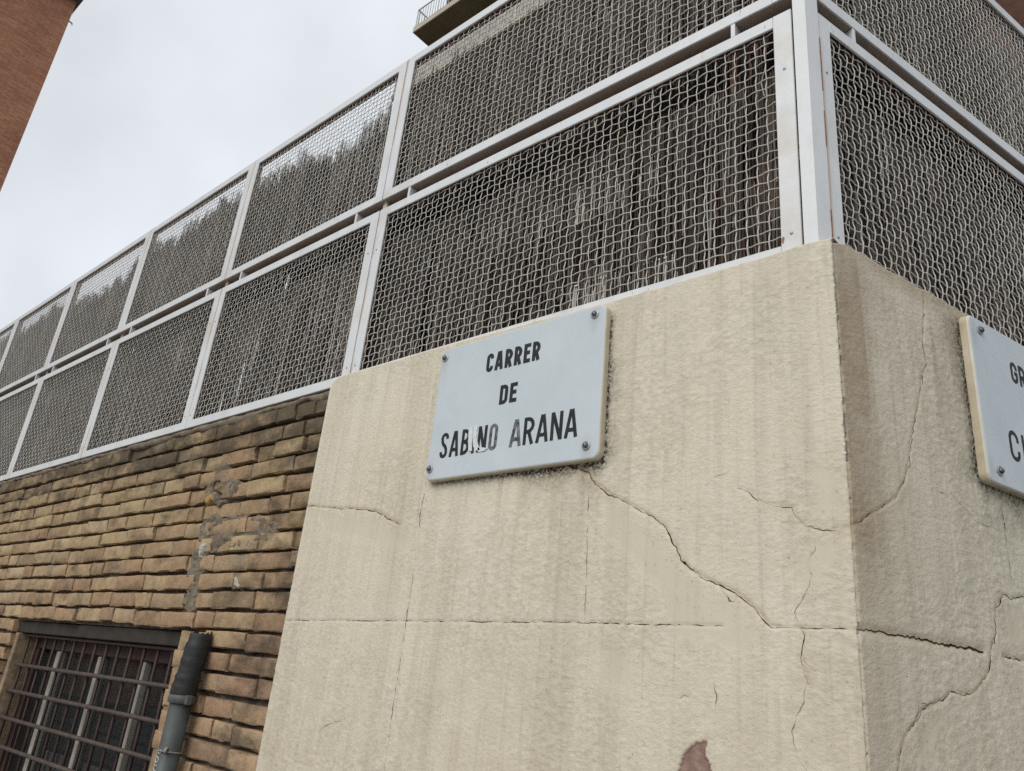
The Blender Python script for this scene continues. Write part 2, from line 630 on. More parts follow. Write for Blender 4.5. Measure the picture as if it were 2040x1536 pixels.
MT['tape'] = simple('black_tape', (0.020, 0.021, 0.022), 0.62, 0.35, 45, bump=0.002, bscale=70)
MT['pvc'] = simple('blue_grey_pvc', (0.062, 0.073, 0.071), 0.5, 0.35, 14)
MT['collar'] = simple('grey_rubber_collar', (0.09, 0.095, 0.092), 0.6, 0.25, 30)
MT['mark'] = simple('white_marker_ink', (0.62, 0.65, 0.66), 0.7, 0.1, 60)
MT['string'] = simple('grey_knotted_string', (0.25, 0.225, 0.195), 0.95, 0.35, 90, bump=0.002)
MT['tower'] = facade_brick_material('brown_facing_brick', (0.41, 0.190, 0.115), (0.52, 0.27, 0.175), (0.30, 0.155, 0.105), 1.0, (rad(90), 0, rad(90)))
MT['apart'] = facade_brick_material('red_brown_facing_brick', (0.095, 0.048, 0.034), (0.13, 0.068, 0.05), (0.085, 0.056, 0.045), 1.0, (rad(90), 0, 0))
MT['slab'] = simple('beige_balcony_plaster', (0.43, 0.395, 0.32), 0.85, 0.12, 2)
MT['soffit'] = simple('ochre_soffit_paint', (0.215, 0.185, 0.115), 0.9, 0.1, 1.5)
MT['railing'] = simple('pale_grey_railing', (0.50, 0.50, 0.49), 0.5, 0.1, 5)
MT['darkrail'] = simple('dark_base_rail', (0.10, 0.10, 0.11), 0.5, 0.1, 5)
MT['shutter'] = simple('beige_shutter', (0.40, 0.375, 0.32), 0.8, 0.1, 5)
MT['glass'] = simple('dark_window_glass', (0.03, 0.035, 0.04), 0.08, 0.1, 3, spec=0.6)
MT['pave'] = simple('grey_pavement', (0.34, 0.33, 0.31), 0.9, 0.2, 6, bump=0.002)
MT['road'] = simple('asphalt', (0.05, 0.05, 0.052), 0.9, 0.25, 20, bump=0.004)
MT['terrace'] = simple('terrace_tile', (0.22, 0.13, 0.09), 0.85, 0.2, 5)
MT['eave'] = simple('grey_eave_render', (0.20, 0.195, 0.17), 0.9, 0.15, 3)

# ------------------------------------------------------------------ ground
MB().box(-400, 400, -400, 400, -0.9, -0.13).build('ground', MT['road'], kind='structure')
MB().box(-60, 40, -11.0, -2.2, -0.126, -0.116).build('road', MT['road'], kind='structure')
MB().box(-60, 40, -2.0, D + 0.3, -0.112, 0.0).build('pavement', MT['pave'], kind='structure')
MB().box(-60, 40, -2.2, -2.004, -0.11, 0.004, 0.015).build('kerb', simple('granite_kerb', (0.30, 0.295, 0.285), 0.85, 0.2, 8), kind='structure')
_tf = [(-11.5, D + 0.36), (CORNER[0] - 0.35, D + 0.36), (CORNER[0] - 0.35 + BD[0] * 9.4, D + 0.36 + BD[1] * 9.4), (-11.5, D + 0.36 + BD[1] * 9.4)]
MB().add([(x, y, z_) for z_ in (2.30, 2.44) for x, y in _tf], [(3, 2, 1, 0), (4, 5, 6, 7), (0, 1, 5, 4), (1, 2, 6, 5), (2, 3, 7, 6), (3, 0, 4, 7)]).build('terrace_floor', MT['terrace'], kind='structure')

# ------------------------------------------------------------------ plastered corner wall
X_LEFT = -2.172
TOP_A = 2.522


def poly_a(pts, y=D):
    return np.array([on_a(p, y) for p in pts])


def poly_b(pts, off=0.0):
    return np.array([on_b(p, off) for p in pts])


CR_A = [  # (pixels on the first face, width in mm, dark)
    ([(1128, 924), (1150, 933), (1175, 945), (1180, 958), (1215, 985), (1250, 1003), (1290, 1025), (1325, 1050), (1345, 1085), (1355, 1115),
      (1375, 1135), (1405, 1153), (1430, 1165), (1465, 1180), (1490, 1200), (1515, 1225), (1535, 1248), (1552, 1250)], 2.6, 1),
    ([(1430, 1165), (1445, 1185), (1452, 1198), (1462, 1197), (1467, 1183)], 1.2, 1),
    ([(612, 1007), (650, 1012), (700, 1013), (750, 1018), (770, 1030), (797, 1046)], 2.2, 1),
    ([(1470, 970), (1490, 980), (1505, 995), (1525, 1003), (1578, 1010), (1585, 1030), (1605, 1050), (1640, 1057), (1690, 1050), (1699, 1046)], 1.5, 1),
    ([(1405, 968), (1430, 947), (1457, 939)], 0.9, 0),
    ([(1593, 1250), (1602, 1265), (1597, 1310), (1605, 1345), (1610, 1365)], 2.0, 1),
    ([(1608, 1366), (1605, 1400), (1590, 1430), (1580, 1455), (1585, 1490), (1595, 1515), (1607, 1536), (1612, 1580)], 1.2, 0),
    ([(1622, 1060), (1622, 1095), (1605, 1125), (1622, 1145), (1600, 1190), (1583, 1220), (1590, 1245)], 1.0, 0),
    ([(1420, 1350), (1427, 1385), (1425, 1430)], 0.9, 0),
    ([(632, 1460), (650, 1445), (690, 1430)], 0.9, 0),
    ([(1600, 1315), (1620, 1335), (1650, 1345)], 0.8, 0),
    ([(1355, 1392), (1362, 1386), (1372, 1390)], 1.6, 1),
    ([(570, 1236), (690, 1236), (810, 1237), (990, 1239), (1170, 1240), (1300, 1244), (1440, 1247)], 1.7, 2),
    ([(1545, 1249), (1620, 1251), (1704, 1253)], 1.5, 2),
    ([(849, 962), (838, 1020), (833, 1068)], 2.0, 2),
    ([(828, 1105), (812, 1220), (800, 1300), (785, 1400), (766, 1536)], 1.5, 2),
    ([(1175, 960), (1172, 1010), (1170, 1100), (1165, 1230), (1163, 1270)], 1.1, 2),
    ([(820, 1030), (833, 1026), (845, 1015)], 1.2, 0),
]
CR_B = [
    ([(1699, 1046), (1725, 1030), (1755, 1012), (1785, 990), (1800, 960), (1810, 920), (1815, 870), (1830, 800), (1838, 745), (1845, 725),
      (1838, 690), (1840, 640), (1841, 585)], 1.8, 1),
    ([(1815, 922), (1830, 940), (1850, 965), (1870, 980), (1895, 985), (1920, 1010), (1945, 1040), (2003, 1060)], 1.2, 0),
    ([(1707, 1253), (1780, 1264), (1860, 1279), (1962, 1298)], 5.0, 1),
    ([(2000, 1306), (2012, 1311), (2045, 1317)], 3.0, 1),
    ([(2060, 1187), (2040, 1188), (2015, 1195), (2000, 1185), (1985, 1210), (1983, 1270), (1975, 1300), (1972, 1340), (1955, 1365), (1945, 1378), (1925, 1385),
      (1905, 1378), (1895, 1378), (1885, 1390), (1870, 1400), (1855, 1405), (1840, 1415), (1820, 1445), (1803, 1470), (1795, 1500), (1788, 1545)], 2.0, 1),
    ([(1995, 1005), (2003, 1060), (2010, 1110), (2018, 1170)], 1.4, 2),
    ([(1855, 1405), (1832, 1400), (1826, 1430), (1805, 1465)], 1.2, 0),
]
POLY_CR_A = [(poly_a(p), w, d) for p, w, d in CR_A]
POLY_CR_B = [(poly_b(p), w, d) for p, w, d in CR_B]


def seg_dist(U, Z, poly):
    best = np.full(U.shape, 9.0)
    for (a, b) in zip(poly[:-1], poly[1:]):
        d = b - a
        L = max(d @ d, 1e-12)
        t = np.clip(((U - a[0]) * d[0] + (Z - a[1]) * d[1]) / L, 0, 1)
        best = np.minimum(best, np.hypot(U - a[0] - t * d[0], Z - a[1] - t * d[1]))
    return best


def in_poly(U, Z, poly):
    ins = np.zeros(U.shape, bool)
    n = len(poly)
    for i in range(n):
        x1, z1 = poly[i]
        x2, z2 = poly[(i + 1) % n]
        c = ((z1 > Z) != (z2 > Z)) & (U < (x2 - x1) * (Z - z1) / ((z2 - z1) or 1e-12) + x1)
        ins ^= c
    return ins


PATCH_A = [poly_a(p) for p in (
    [(1185, 965), (1250, 1008), (1320, 1055), (1352, 1118), (1400, 1156), (1470, 1190), (1530, 1248), (1500, 1330), (1430, 1300), (1330, 1290), (1300, 1180), (1200, 1080)],
    [(625, 1016), (750, 1022), (800, 1050), (835, 1070), (815, 1110), (730, 1090), (640, 1075)],
    [(1185, 1280), (1270, 1282), (1275, 1400), (1190, 1400)],
    [(1600, 1065), (1690, 1058), (1692, 1100), (1625, 1200), (1560, 1180)],
    [(1590, 900), (1690, 930), (1690, 1045), (1610, 1045)],
)]
PATCH_B = [poly_b(p) for p in (
    [(1990, 1190), (2045, 1195), (2045, 1300), (1985, 1290), (1975, 1345), (1935, 1390), (1860, 1410), (1830, 1440), (1800, 1536), (1850, 1536), (1890, 1450), (1965, 1410), (1995, 1350), (1998, 1305)],
    [(1805, 965), (1830, 980), (1800, 1040), (1740, 1030), (1775, 1005)],
)]
PEEL = poly_a([(1340, 1560), (1352, 1530), (1358, 1508), (1368, 1492), (1384, 1480), (1408, 1474), (1407, 1484), (1403, 1496), (1405, 1506), (1412, 1518), (1418, 1540), (1420, 1565)])
SIGN_T = 0.021
SA = dict(x0=-1.589, x1=-1.001, z0=EYE + 0.506, z1=EYE + 0.909)       # first plaque on the plastered face
SB = dict(x0=0.464, x1=1.052, z0=EYE + 0.504, z1=EYE + 0.903)         # second plaque, along the other street


def top_a(x):
    t = TOP_A + 0.012 * smooth(-1.0, -1.7, x) + 0.006 * fbm(x / 0.16, x * 0 + 3.3, 5) + 0.003 * fbm(x / 0.03, x * 0 + 8.1, 6)
    r = 0.05
    k = np.clip((X_LEFT + r - x) / r, 0, 1)
    return t - r * (1 - np.sqrt(np.clip(1 - k * k, 0, 1)))


def top_b(s):
    return TOP_A + 0.006 * fbm(s / 0.12, s * 0 + 1.3, 7) + 0.004 * fbm(s / 0.025, s * 0 + 6.1, 8) - 0.012 * smooth(0.05, 0.0, s)


def fields(U, Z, face):
    """height, wear and tone masks of the plaster at face coordinates"""
    off = 0.0 if face == 'A' else 31.0
    patch = np.zeros(U.shape)
    for p in (PATCH_A if face == 'A' else PATCH_B):
        w = fbm(U / 0.03, Z / 0.03, 3) * 0.012
        inside = in_poly(U + w, Z + w, p)
        d = seg_dist(U + w, Z + w, np.vstack([p, p[:1]]))
        patch = np.maximum(patch, np.where(inside, smooth(0.0, 0.035, d), 0))
    lump = fbm((U + off) / 0.0100, Z / 0.0075, 21, 2, 0.5)
    ridge = fbm((U + off) / 0.020, Z / 0.012, 25, 2)
    rough = 0.45 + 0.9 * smooth(-0.25, 0.3, fbm((U + off) / 0.22, Z / 0.20, 29, 2))
    low = np.clip(0.5 - 1.3 * (lump * 0.8 + ridge * 0.3), 0, 1) * rough
    h = (0.0010 * lump + 0.0006 * ridge) * rough * (1 - 0.88 * patch) + 0.003 * fbm((U + off) / 0.45, Z / 0.45, 33, 2)
    halo = np.zeros(U.shape)
    for poly, w, d in (POLY_CR_A if face == 'A' else POLY_CR_B):
        dist = seg_dist(U, Z, poly)
        wm = w * 0.001
        if d:
            h = h - 0.0022 * min(w / 2, 1.4) * np.exp(-(dist / (wm * 1.6)) ** 2)
        if d == 1:
            halo = np.maximum(halo, 0.30 * min(w / 2.4, 1) * np.exp(-(dist / 0.011) ** 2))
    soot = np.zeros(U.shape)
    dirt_tone = np.zeros(U.shape)
    peel = np.zeros(U.shape)
    n1 = fbm(U / 0.05, Z / 0.05, 41, 3)
    if face == 'A':
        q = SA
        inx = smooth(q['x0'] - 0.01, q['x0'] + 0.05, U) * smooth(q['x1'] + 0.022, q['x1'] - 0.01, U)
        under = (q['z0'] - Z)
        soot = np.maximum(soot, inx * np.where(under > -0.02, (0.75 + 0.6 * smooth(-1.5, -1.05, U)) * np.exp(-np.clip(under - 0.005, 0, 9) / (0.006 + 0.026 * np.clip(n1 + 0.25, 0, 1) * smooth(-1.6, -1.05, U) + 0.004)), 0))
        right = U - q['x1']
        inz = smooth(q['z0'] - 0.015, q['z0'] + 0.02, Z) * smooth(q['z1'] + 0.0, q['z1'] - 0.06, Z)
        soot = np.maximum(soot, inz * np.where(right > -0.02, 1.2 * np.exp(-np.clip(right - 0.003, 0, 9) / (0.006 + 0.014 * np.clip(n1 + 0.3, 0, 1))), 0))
        # drips below the plaque
        dr = smooth(0.05, 0.35, fbm(U / 0.022, Z / 0.5, 45, 2)) * inx * np.where(under > 0, np.exp(-under / 0.22), 0)
        dirt_tone = np.maximum(dirt_tone, 0.42 * dr)
        ip = in_poly(U, Z, PEEL + 0.0)
        peel = ip.astype(float)
        h = np.where(ip, h * 0.5 - 0.0045, h)
        dirt_tone = np.maximum(dirt_tone, 0.10 + 0.34 * smooth(2.15, 1.2, Z) * (0.6 + 0.5 * n1))  # front face tinted darker towards the bottom
    else:
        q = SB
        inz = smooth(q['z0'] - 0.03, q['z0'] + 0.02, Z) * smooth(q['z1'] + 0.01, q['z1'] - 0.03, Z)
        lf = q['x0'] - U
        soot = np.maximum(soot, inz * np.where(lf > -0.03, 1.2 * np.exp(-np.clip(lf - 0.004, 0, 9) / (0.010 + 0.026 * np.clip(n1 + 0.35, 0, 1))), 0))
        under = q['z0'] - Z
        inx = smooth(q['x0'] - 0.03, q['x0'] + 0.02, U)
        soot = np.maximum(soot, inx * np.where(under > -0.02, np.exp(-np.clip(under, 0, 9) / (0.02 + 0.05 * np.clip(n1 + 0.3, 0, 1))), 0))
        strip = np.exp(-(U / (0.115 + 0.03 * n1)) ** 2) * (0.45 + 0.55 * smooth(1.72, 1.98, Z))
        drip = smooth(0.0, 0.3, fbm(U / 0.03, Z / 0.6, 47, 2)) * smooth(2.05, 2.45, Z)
        dirt_tone = np.clip(0.62 * strip + 0.42 * drip + 0.20 + 0.10 * n1, 0, 0.85)
        dirt_tone = np.maximum(dirt_tone, 0.7 * smooth(2.44, 2.53, Z))
    return h, dict(patch=patch, soot=np.clip(soot, 0, 1), dirt_tone=np.clip(dirt_tone, 0, 1), peel=peel, low=low * (1 - patch), halo=halo)


def build_plaster(parent):
    ua = np.concatenate([np.linspace(X_LEFT, -0.463, 520)])
    sb = np.concatenate([np.linspace(0.006, 0.78, 225), np.linspace(0.81, 3.4, 40)])
    zf = np.concatenate([np.linspace(0.0, 1.20, 14), np.linspace(1.215, 2.53, 390)])
    zr = zf.copy()
    st_pos, st_n, us, face = [], [], [], []
    # left return, first face, rounded arris, second face
    for y in (0.030, 0.012):
        st_pos.append((X_LEFT + 0.002, D + y)); st_n.append((-1, 0)); us.append(X_LEFT); face.append('A')
    for u in ua:
        st_pos.append((u, D)); st_n.append((0, -1)); us.append(u); face.append('A')
    a_end = len(us)
    an0, an1 = -math.pi / 2, math.atan2(BN[1], BN[0])
    for t in (0.33, 0.67):
        an = an0 + (an1 - an0) * t
        st_pos.append((CORNER[0] + 0.0 * t, CORNER[1])); st_n.append((math.cos(an), math.sin(an))); us.append(-0.460 if t < 0.5 else 0.003); face.append('A' if t < 0.5 else 'B')
    for s_ in sb:
        st_pos.append(tuple(CORNER + BD * s_)); st_n.append(tuple(BN)); us.append(s_); face.append('B')
    st_pos, st_n, us = np.array(st_pos), np.array(st_n), np.array(us)
    isA = np.array([f == 'A' for f in face])
    for i, t in ((a_end, .33), (a_end + 1, .67)):
        st_pos[i] = CORNER - 0.0035 * st_n[i] * 0
    nS, nZ = len(us), len(zr)
    tops = np.where(isA, top_a(us), top_b(us))
    Z = zr[None, :] + (tops[:, None] - 2.53) * smooth(2.20, 2.53, zr)[None, :]
    U = np.repeat(us[:, None], nZ, 1)
    H = np.zeros((nS, nZ))
    masks = {}
    for f, sel in (('A', isA), ('B', ~isA)):
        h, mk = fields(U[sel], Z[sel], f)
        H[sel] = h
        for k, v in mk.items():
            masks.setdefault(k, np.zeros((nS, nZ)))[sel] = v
    # ragged arris
    for i in (a_end - 1, a_end, a_end + 1, a_end + 2):
        H[i] += 0.0022 * fbm(Z[i] / 0.014, Z[i] * 0 + 0.1, 51, 2) - (0.003 if i in (a_end, a_end + 1) else 0.0)
    P = np.zeros((nS, nZ + 3, 3))
    P[:, :nZ, 0] = st_pos[:, 0, None] + st_n[:, 0, None] * H
    P[:, :nZ, 1] = st_pos[:, 1, None] + st_n[:, 1, None] * H
    P[:, :nZ, 2] = Z
    inn = np.where(isA[:, None], np.array([[0.0, 1.0]]), -BN[None, :])
    for k, (dd, dz) in enumerate(((0.006, 0.004), (0.02, 0.007), (0.16, 0.010))):
        P[:, nZ + k, :2] = P[:, nZ - 1, :2] + inn * dd
        P[:, nZ + k, 2] = P[:, nZ - 1, 2] + dz
    nK = nZ + 3
    idx = np.arange(nS * nK).reshape(nS, nK)
    F = np.stack([idx[:-1, :-1], idx[1:, :-1], idx[1:, 1:], idx[:-1, 1:]], -1).reshape(-1, 4)
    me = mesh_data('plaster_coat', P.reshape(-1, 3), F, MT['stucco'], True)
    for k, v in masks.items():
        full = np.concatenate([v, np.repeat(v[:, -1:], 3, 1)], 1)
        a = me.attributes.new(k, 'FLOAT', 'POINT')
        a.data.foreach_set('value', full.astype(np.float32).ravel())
    return link('plaster_coat', me, parent)


def ribbon_path(poly, step=0.006, jit=0.0016, seed=0):
    out = []
    for a, b in zip(poly[:-1], poly[1:]):
        n = max(1, int(np.linalg.norm(b - a) / step))
        for k in range(n):
            out.append(a + (b - a) * k / n)
    out.append(poly[-1])
    out = np.array(out)
    d = np.gradient(out, axis=0)
    d /= np.maximum(np.linalg.norm(d, axis=1, keepdims=True), 1e-9)
    nrm = np.stack([-d[:, 1], d[:, 0]], 1)
    t = np.arange(len(out)) * step
    out = out + nrm * (jit * (2.2 * fbm(t / 0.03, t * 0 + seed, 61, 2) + 2.2 * vnoise(t / 0.007, t * 0 + seed, 65)))[:, None]
    return out, nrm, t


def build_crack(poly, w, d, face, seed, parent):
    pts, nrm, t = ribbon_path(poly, 0.0035, 0.0018 if d != 2 else 0.0009, seed)
    L = t[-1] + 1e-6
    prof = np.clip(0.55 + 1.5 * fbm(t / 0.018, t * 0 + seed * 1.7, 71, 3), 0.12, 1.6)
    prof *= 1 + 1.6 * smooth(0.26, 0.40, vnoise(t / 0.011, t * 0 + seed * 2.3, 73))
    if d == 2:
        prof = np.clip(prof * 1.3 - 0.30, 0.05, 1.4)
    prof *= np.clip(np.minimum(t + 0.004, L - t + 0.004) / 0.03, 0.25, 1)
    if seed == 102:
        prof = (0.35 + 0.75 * t / L) * np.clip(0.9 + 0.5 * fbm(t / 0.02, t * 0, 77), 0.5, 1.3)
    hw = (w * 0.00043) * prof
    l_, r_ = pts + nrm * hw[:, None], pts - nrm * hw[:, None]
    v = []
    for a in (l_, r_):
        h, _ = fields(a[:, 0], a[:, 1], face)
        for p, hh in zip(a, h):
            e = hh + 0.0011
            if face == 'A':
                v.append((p[0], D - e, p[1]))
            else:
                q = CORNER + BD * p[0] + BN * e
                v.append((q[0], q[1], p[1]))
    n = len(pts)
    f = [(i, i + 1, n + i + 1, n + i) for i in range(n - 1)]
    me = mesh_data('crack', v, f, MT['hair'] if d == 0 else MT['crack'])
    return link('scored_joint' if d == 2 else 'crack', me, parent)


stucco = thing('plastered_corner_wall', 'cream plastered corner wall with cracks, carrying both street name plaques', 'wall', (CORNER[0], CORNER[1], 0))
bpy.context.view_layer.update()
INV = Matrix.Translation((-CORNER[0], -CORNER[1], 0))


def under(o, par):
    """keep world placement of a mesh built in world coordinates under a moved parent"""
    o.parent = par
    o.matrix_parent_inverse = par.matrix_world.inverted()
    return o


build_list = [build_plaster(None)]
for k, (p, w, d) in enumerate(POLY_CR_A):
    build_list.append(build_crack(p, w, d, 'A', k + 1, None))
for k, (p, w, d) in enumerate(POLY_CR_B):
    build_list.append(build_crack(p, w, d, 'B', k + 100, None))
core = MB()
cb = CORNER + BD * 3.35
core.add([(X_LEFT + 0.01, D + 0.012, 0), (CORNER[0] - 0.008, D + 0.012, 0), (cb[0] - 0.02, cb[1], 0), (cb[0] - 0.30, cb[1], 0), (CORNER[0] - 0.25, D + 0.22, 0), (X_LEFT + 0.01, D + 0.22, 0),
          (X_LEFT + 0.01, D + 0.012, 2.46), (CORNER[0] - 0.008, D + 0.012, 2.46), (cb[0] - 0.02, cb[1], 2.46), (cb[0] - 0.30, cb[1], 2.46), (CORNER[0] - 0.25, D + 0.22, 2.46), (X_LEFT + 0.01, D + 0.22, 2.46)],
         [(0, 1, 7, 6), (1, 2, 8, 7), (2, 3, 9, 8), (3, 4, 10, 9), (4, 5, 11, 10), (5, 0, 6, 11), (6, 7, 10, 11), (7, 8, 9, 10)])
build_list.append(core.build('masonry_core', MT['mortar']))
for o in build_list:
    under(o, stucco)

# ------------------------------------------------------------------ brick wall
WX0, WX1, WZ0, WZ1 = -4.64, -2.872, 0.85, EYE + 0.078       # window opening
BR_L, BR_R, BR_TOP = -11.0, X_LEFT + 0.02, EYE + 0.886
CH = 0.0673


def brick_variant(seed):
    g = np.random.default_rng(seed)
    XS, ZS = [0.006, 0.03, 0.27, 0.5, 0.73, 0.97, 0.994], [0.02, 0.085, 0.5, 0.915, 0.98]
    nx, nz = len(XS), len(ZS)
    v, f = [], []
    # unit brick: x 0..1, z 0..1 ; depth in metres (negative y towards the street)
    for j in range(nz):
        for i in range(nx):
            x = XS[i] + g.normal(0, 0.004)
            z = ZS[j] + g.normal(0, 0.010 if j in (0, nz - 1) else 0.02)
            e = (i in (0, nx - 1)) or (j in (0, nz - 1))
            y = g.normal(0, 0.0009) + (abs(g.normal(0, 0.0018)) if e else 0)
            v.append((x, y, z))
    loop = [(i, 0) for i in range(nx)] + [(nx - 1, j) for j in range(1, nz)] + [(i, nz - 1) for i in range(nx - 2, -1, -1)] + [(0, j) for j in range(nz - 2, 0, -1)]
    base = len(v)
    for (i, j) in loop:
        x0, y0, z0 = v[j * nx + i]
        x = 0.0 if i == 0 else 1.0 if i == nx - 1 else x0
        z = 0.0 if j == 0 else 1.0 if j == nz - 1 else z0
        if j == 0: z += g.normal(0, 0.030)
        if j == nz - 1: z += g.normal(0, 0.018)
        if i in (0, nx - 1): x += g.normal(0, 0.006)
        v.append((x, 0.0024 + abs(g.normal(0, 0.0012)), z))
    base2 = len(v)
    for k in range(len(loop)):
        x, y, z = v[base + k]
        v.append((x, 0.06, z))
    for j in range(nz - 1):
        for i in range(nx - 1):
            a = j * nx + i
            f.append((a, a + 1, a + nx + 1, a + nx))
    n = len(loop)
    for k in range(n):
        k2 = (k + 1) % n
        a, b = loop[k][1] * nx + loop[k][0], loop[k2][1] * nx + loop[k2][0]
        f.append((base + k, base + k2, b, a))
        f.append((base2 + k, base2 + k2, base + k2, base + k))
    return np.array(v), f


VARS = [brick_variant(100 + k) for k in range(14)]
VAR_ME = [mesh_data('brick', v, f, MT['brick'], True) for v, f in VARS]
for me_ in VAR_ME:
    for p_ in list(me_.polygons)[24:]:
        p_.use_smooth = False

bricks = []          # x0, x1, z0, z1, depth
z = BR_TOP
row = 0
while z - CH > -0.01:
    z1 = z - 0.002
    z0 = z - CH + 0.0108
    x = BR_R + (0.13 if row % 2 else 0.0) * -1 + rng.uniform(-0.03, 0.03)
    first = True
    xr = BR_R
    while xr > BR_L:
        ln = rng.choice([0.255, 0.20, 0.125, 0.285], p=[0.42, 0.28, 0.2, 0.10]) * rng.uniform(0.93, 1.07)
        if first:
            ln = rng.uniform(0.09, 0.26)
            first = False
        xl = xr - ln
        g = rng.uniform(0.0005, 0.004)
        bricks.append([xl + g, xr, z0, z1, row])
        xr = xl
    z -= CH
    row += 1
# cut the window opening
cut = []
for b in bricks:
    if b[3] > WZ0 and b[2] < WZ1 - 0.02 and b[1] > WX0 and b[0] < WX1:
        if b[0] < WX0 - 0.04:
            cut.append([b[0], WX0 + rng.uniform(-0.012, 0.006), b[2], b[3], b[4]])
        if b[1] > WX1 + 0.04:
            cut.append([WX1 + rng.uniform(-0.008, 0.014), b[1], b[2], b[3], b[4]])
    else:
        cut.append(b)
bricks = cut
brick_wall = thing('brick_wall', 'weathered yellow brick wall below the white mesh fence', 'wall', (0, 0, 0))
cen = np.array([((b[0] + b[1]) / 2, BRICK_Y, (b[2] + b[3]) / 2) for b in bricks])
pj = project(cen)
area = np.array([(b[1] - b[0]) * (b[3] - b[2]) for b in bricks]) / pj[:, 2] ** 2
vis = (pj[:, 0] > -60) & (pj[:, 0] < 2100) & (pj[:, 1] < 1600) & (pj[:, 1] > -50) & (pj[:, 2] > 0)
order = sorted(np.nonzero(vis)[0], key=lambda i: -area[i])[:295]
near = set(order)
restv, restf, restt = [], [], []
for i, b in enumerate(bricks):
    k = int(rng.integers(len(VARS)))
    flip = rng.random() < 0.5
    cxm = (b[0] + b[1]) / 2
    wav = 0.004 * float(fbm(cxm / 0.5, b[4] * 0.7, 81, 2)) * 2
    dep = BRICK_Y + rng.normal(0, 0.0032) + (0.006 if rng.random() < 0.12 else 0)
    rz, ry = rng.normal(0, 0.012), rng.normal(0, 0.007)
    sx, sz = b[1] - b[0], b[3] - b[2]
    if i in near:
        o = link('brick', VAR_ME[k], brick_wall, (b[0], dep, b[2] + wav))
        o.scale = (sx, 1, sz)
        o.rotation_euler = (rng.normal(0.03, 0.018), ry, rz)
    else:
        v = VARS[k][0] * np.array([sx, 1, sz]) + np.array([b[0], dep, b[2] + wav])
        n0 = len(restv)
        restv += v.tolist()
        restf += [tuple(q + n0 for q in ff) for ff in VARS[k][1]]
        restt += [rng.random()] * len(v)
rest_me = mesh_data('brickwork', restv, restf, MT['brick'], True)
ra = rest_me.attributes.new('tone', 'FLOAT', 'POINT')
ra.data.foreach_set('value', np.array(restt, np.float32))
link('brickwork', rest_me, brick_wall, kind='stuff')


def mortar_sheet(x0, x1, z0, z1, step):
    xs = np.linspace(x0, x1, max(2, int((x1 - x0) / step)))
    zs = np.linspace(z0, z1, max(2, int((z1 - z0) / step)))
    X, Zz = np.meshgrid(xs, zs, indexing='ij')
    Y = BRICK_Y + 0.025 + 0.014 * fbm(X / 0.05, Zz / 0.025, 91, 3) + 0.008 * fbm(X / 0.3, Zz / 0.2, 95, 2)
    P = np.stack([X, Y, Zz], -1).reshape(-1, 3)
    idx = np.arange(len(P)).reshape(len(xs), len(zs))
    F = np.stack([idx[:-1, :-1], idx[1:, :-1], idx[1:, 1:], idx[:-1, 1:]], -1).reshape(-1, 4)
    return P, F


mp_, mf_ = [], []
n0 = 0
for r in ((BR_L, WX0, 0, BR_TOP + 0.01, 0.03), (WX0, WX1, WZ1, BR_TOP + 0.01, 0.012), (WX1, BR_R, 0, BR_TOP + 0.01, 0.012), (WX0, WX1, 0, WZ0, 0.05)):
    P, Fc = mortar_sheet(*r)
    mp_.append(P)
    mf_.append(Fc + n0)
    n0 += len(P)
link('mortar_bed', mesh_data('mortar_bed', np.vstack(mp_), np.vstack(mf_), MT['mortar'], True), brick_wall)
bk = MB()
bk.box(BR_L, WX0, BRICK_Y + 0.05, BRICK_Y + 0.30, 0, BR_TOP)
bk.box(WX1, BR_R, BRICK_Y + 0.05, BRICK_Y + 0.30, 0, BR_TOP)
bk.box(WX0, WX1, BRICK_Y + 0.05, BRICK_Y + 0.30, 0, WZ0)
bk.box(WX0, WX1, BRICK_Y + 0.085, BRICK_Y + 0.30, WZ1, BR_TOP)
bk.build('masonry_core', MT['mortar'], brick_wall)
# bed of mortar under the fence, uneven lower edge
xs = np.arange(BR_L, BR_R, 0.012)
cv, cf = [], []
for i, x in enumerate(xs):
    lo = BR_TOP - 0.004 + 0.016 * float(fbm(x / 0.09, 2.2, 97, 3))
    fr = BRICK_Y - 0.004 + 0.010 * float(fbm(x / 0.06, 4.4, 98, 3))
    cv += [(x, fr + 0.004, lo), (x, fr - 0.002, (lo + BR_TOP + 0.018) / 2), (x, fr, BR_TOP + 0.018), (x, fr + 0.10, BR_TOP + 0.020), (x, fr + 0.10, lo)]
    if i:
        a, b = (i - 1) * 5, i * 5
        cf += [(a + j, b + j, b + (j + 1) % 5, a + (j + 1) % 5) for j in range(5)]
link('bedding_mortar', mesh_data('bedding_mortar', cv, cf, MT['cement'], True), brick_wall)


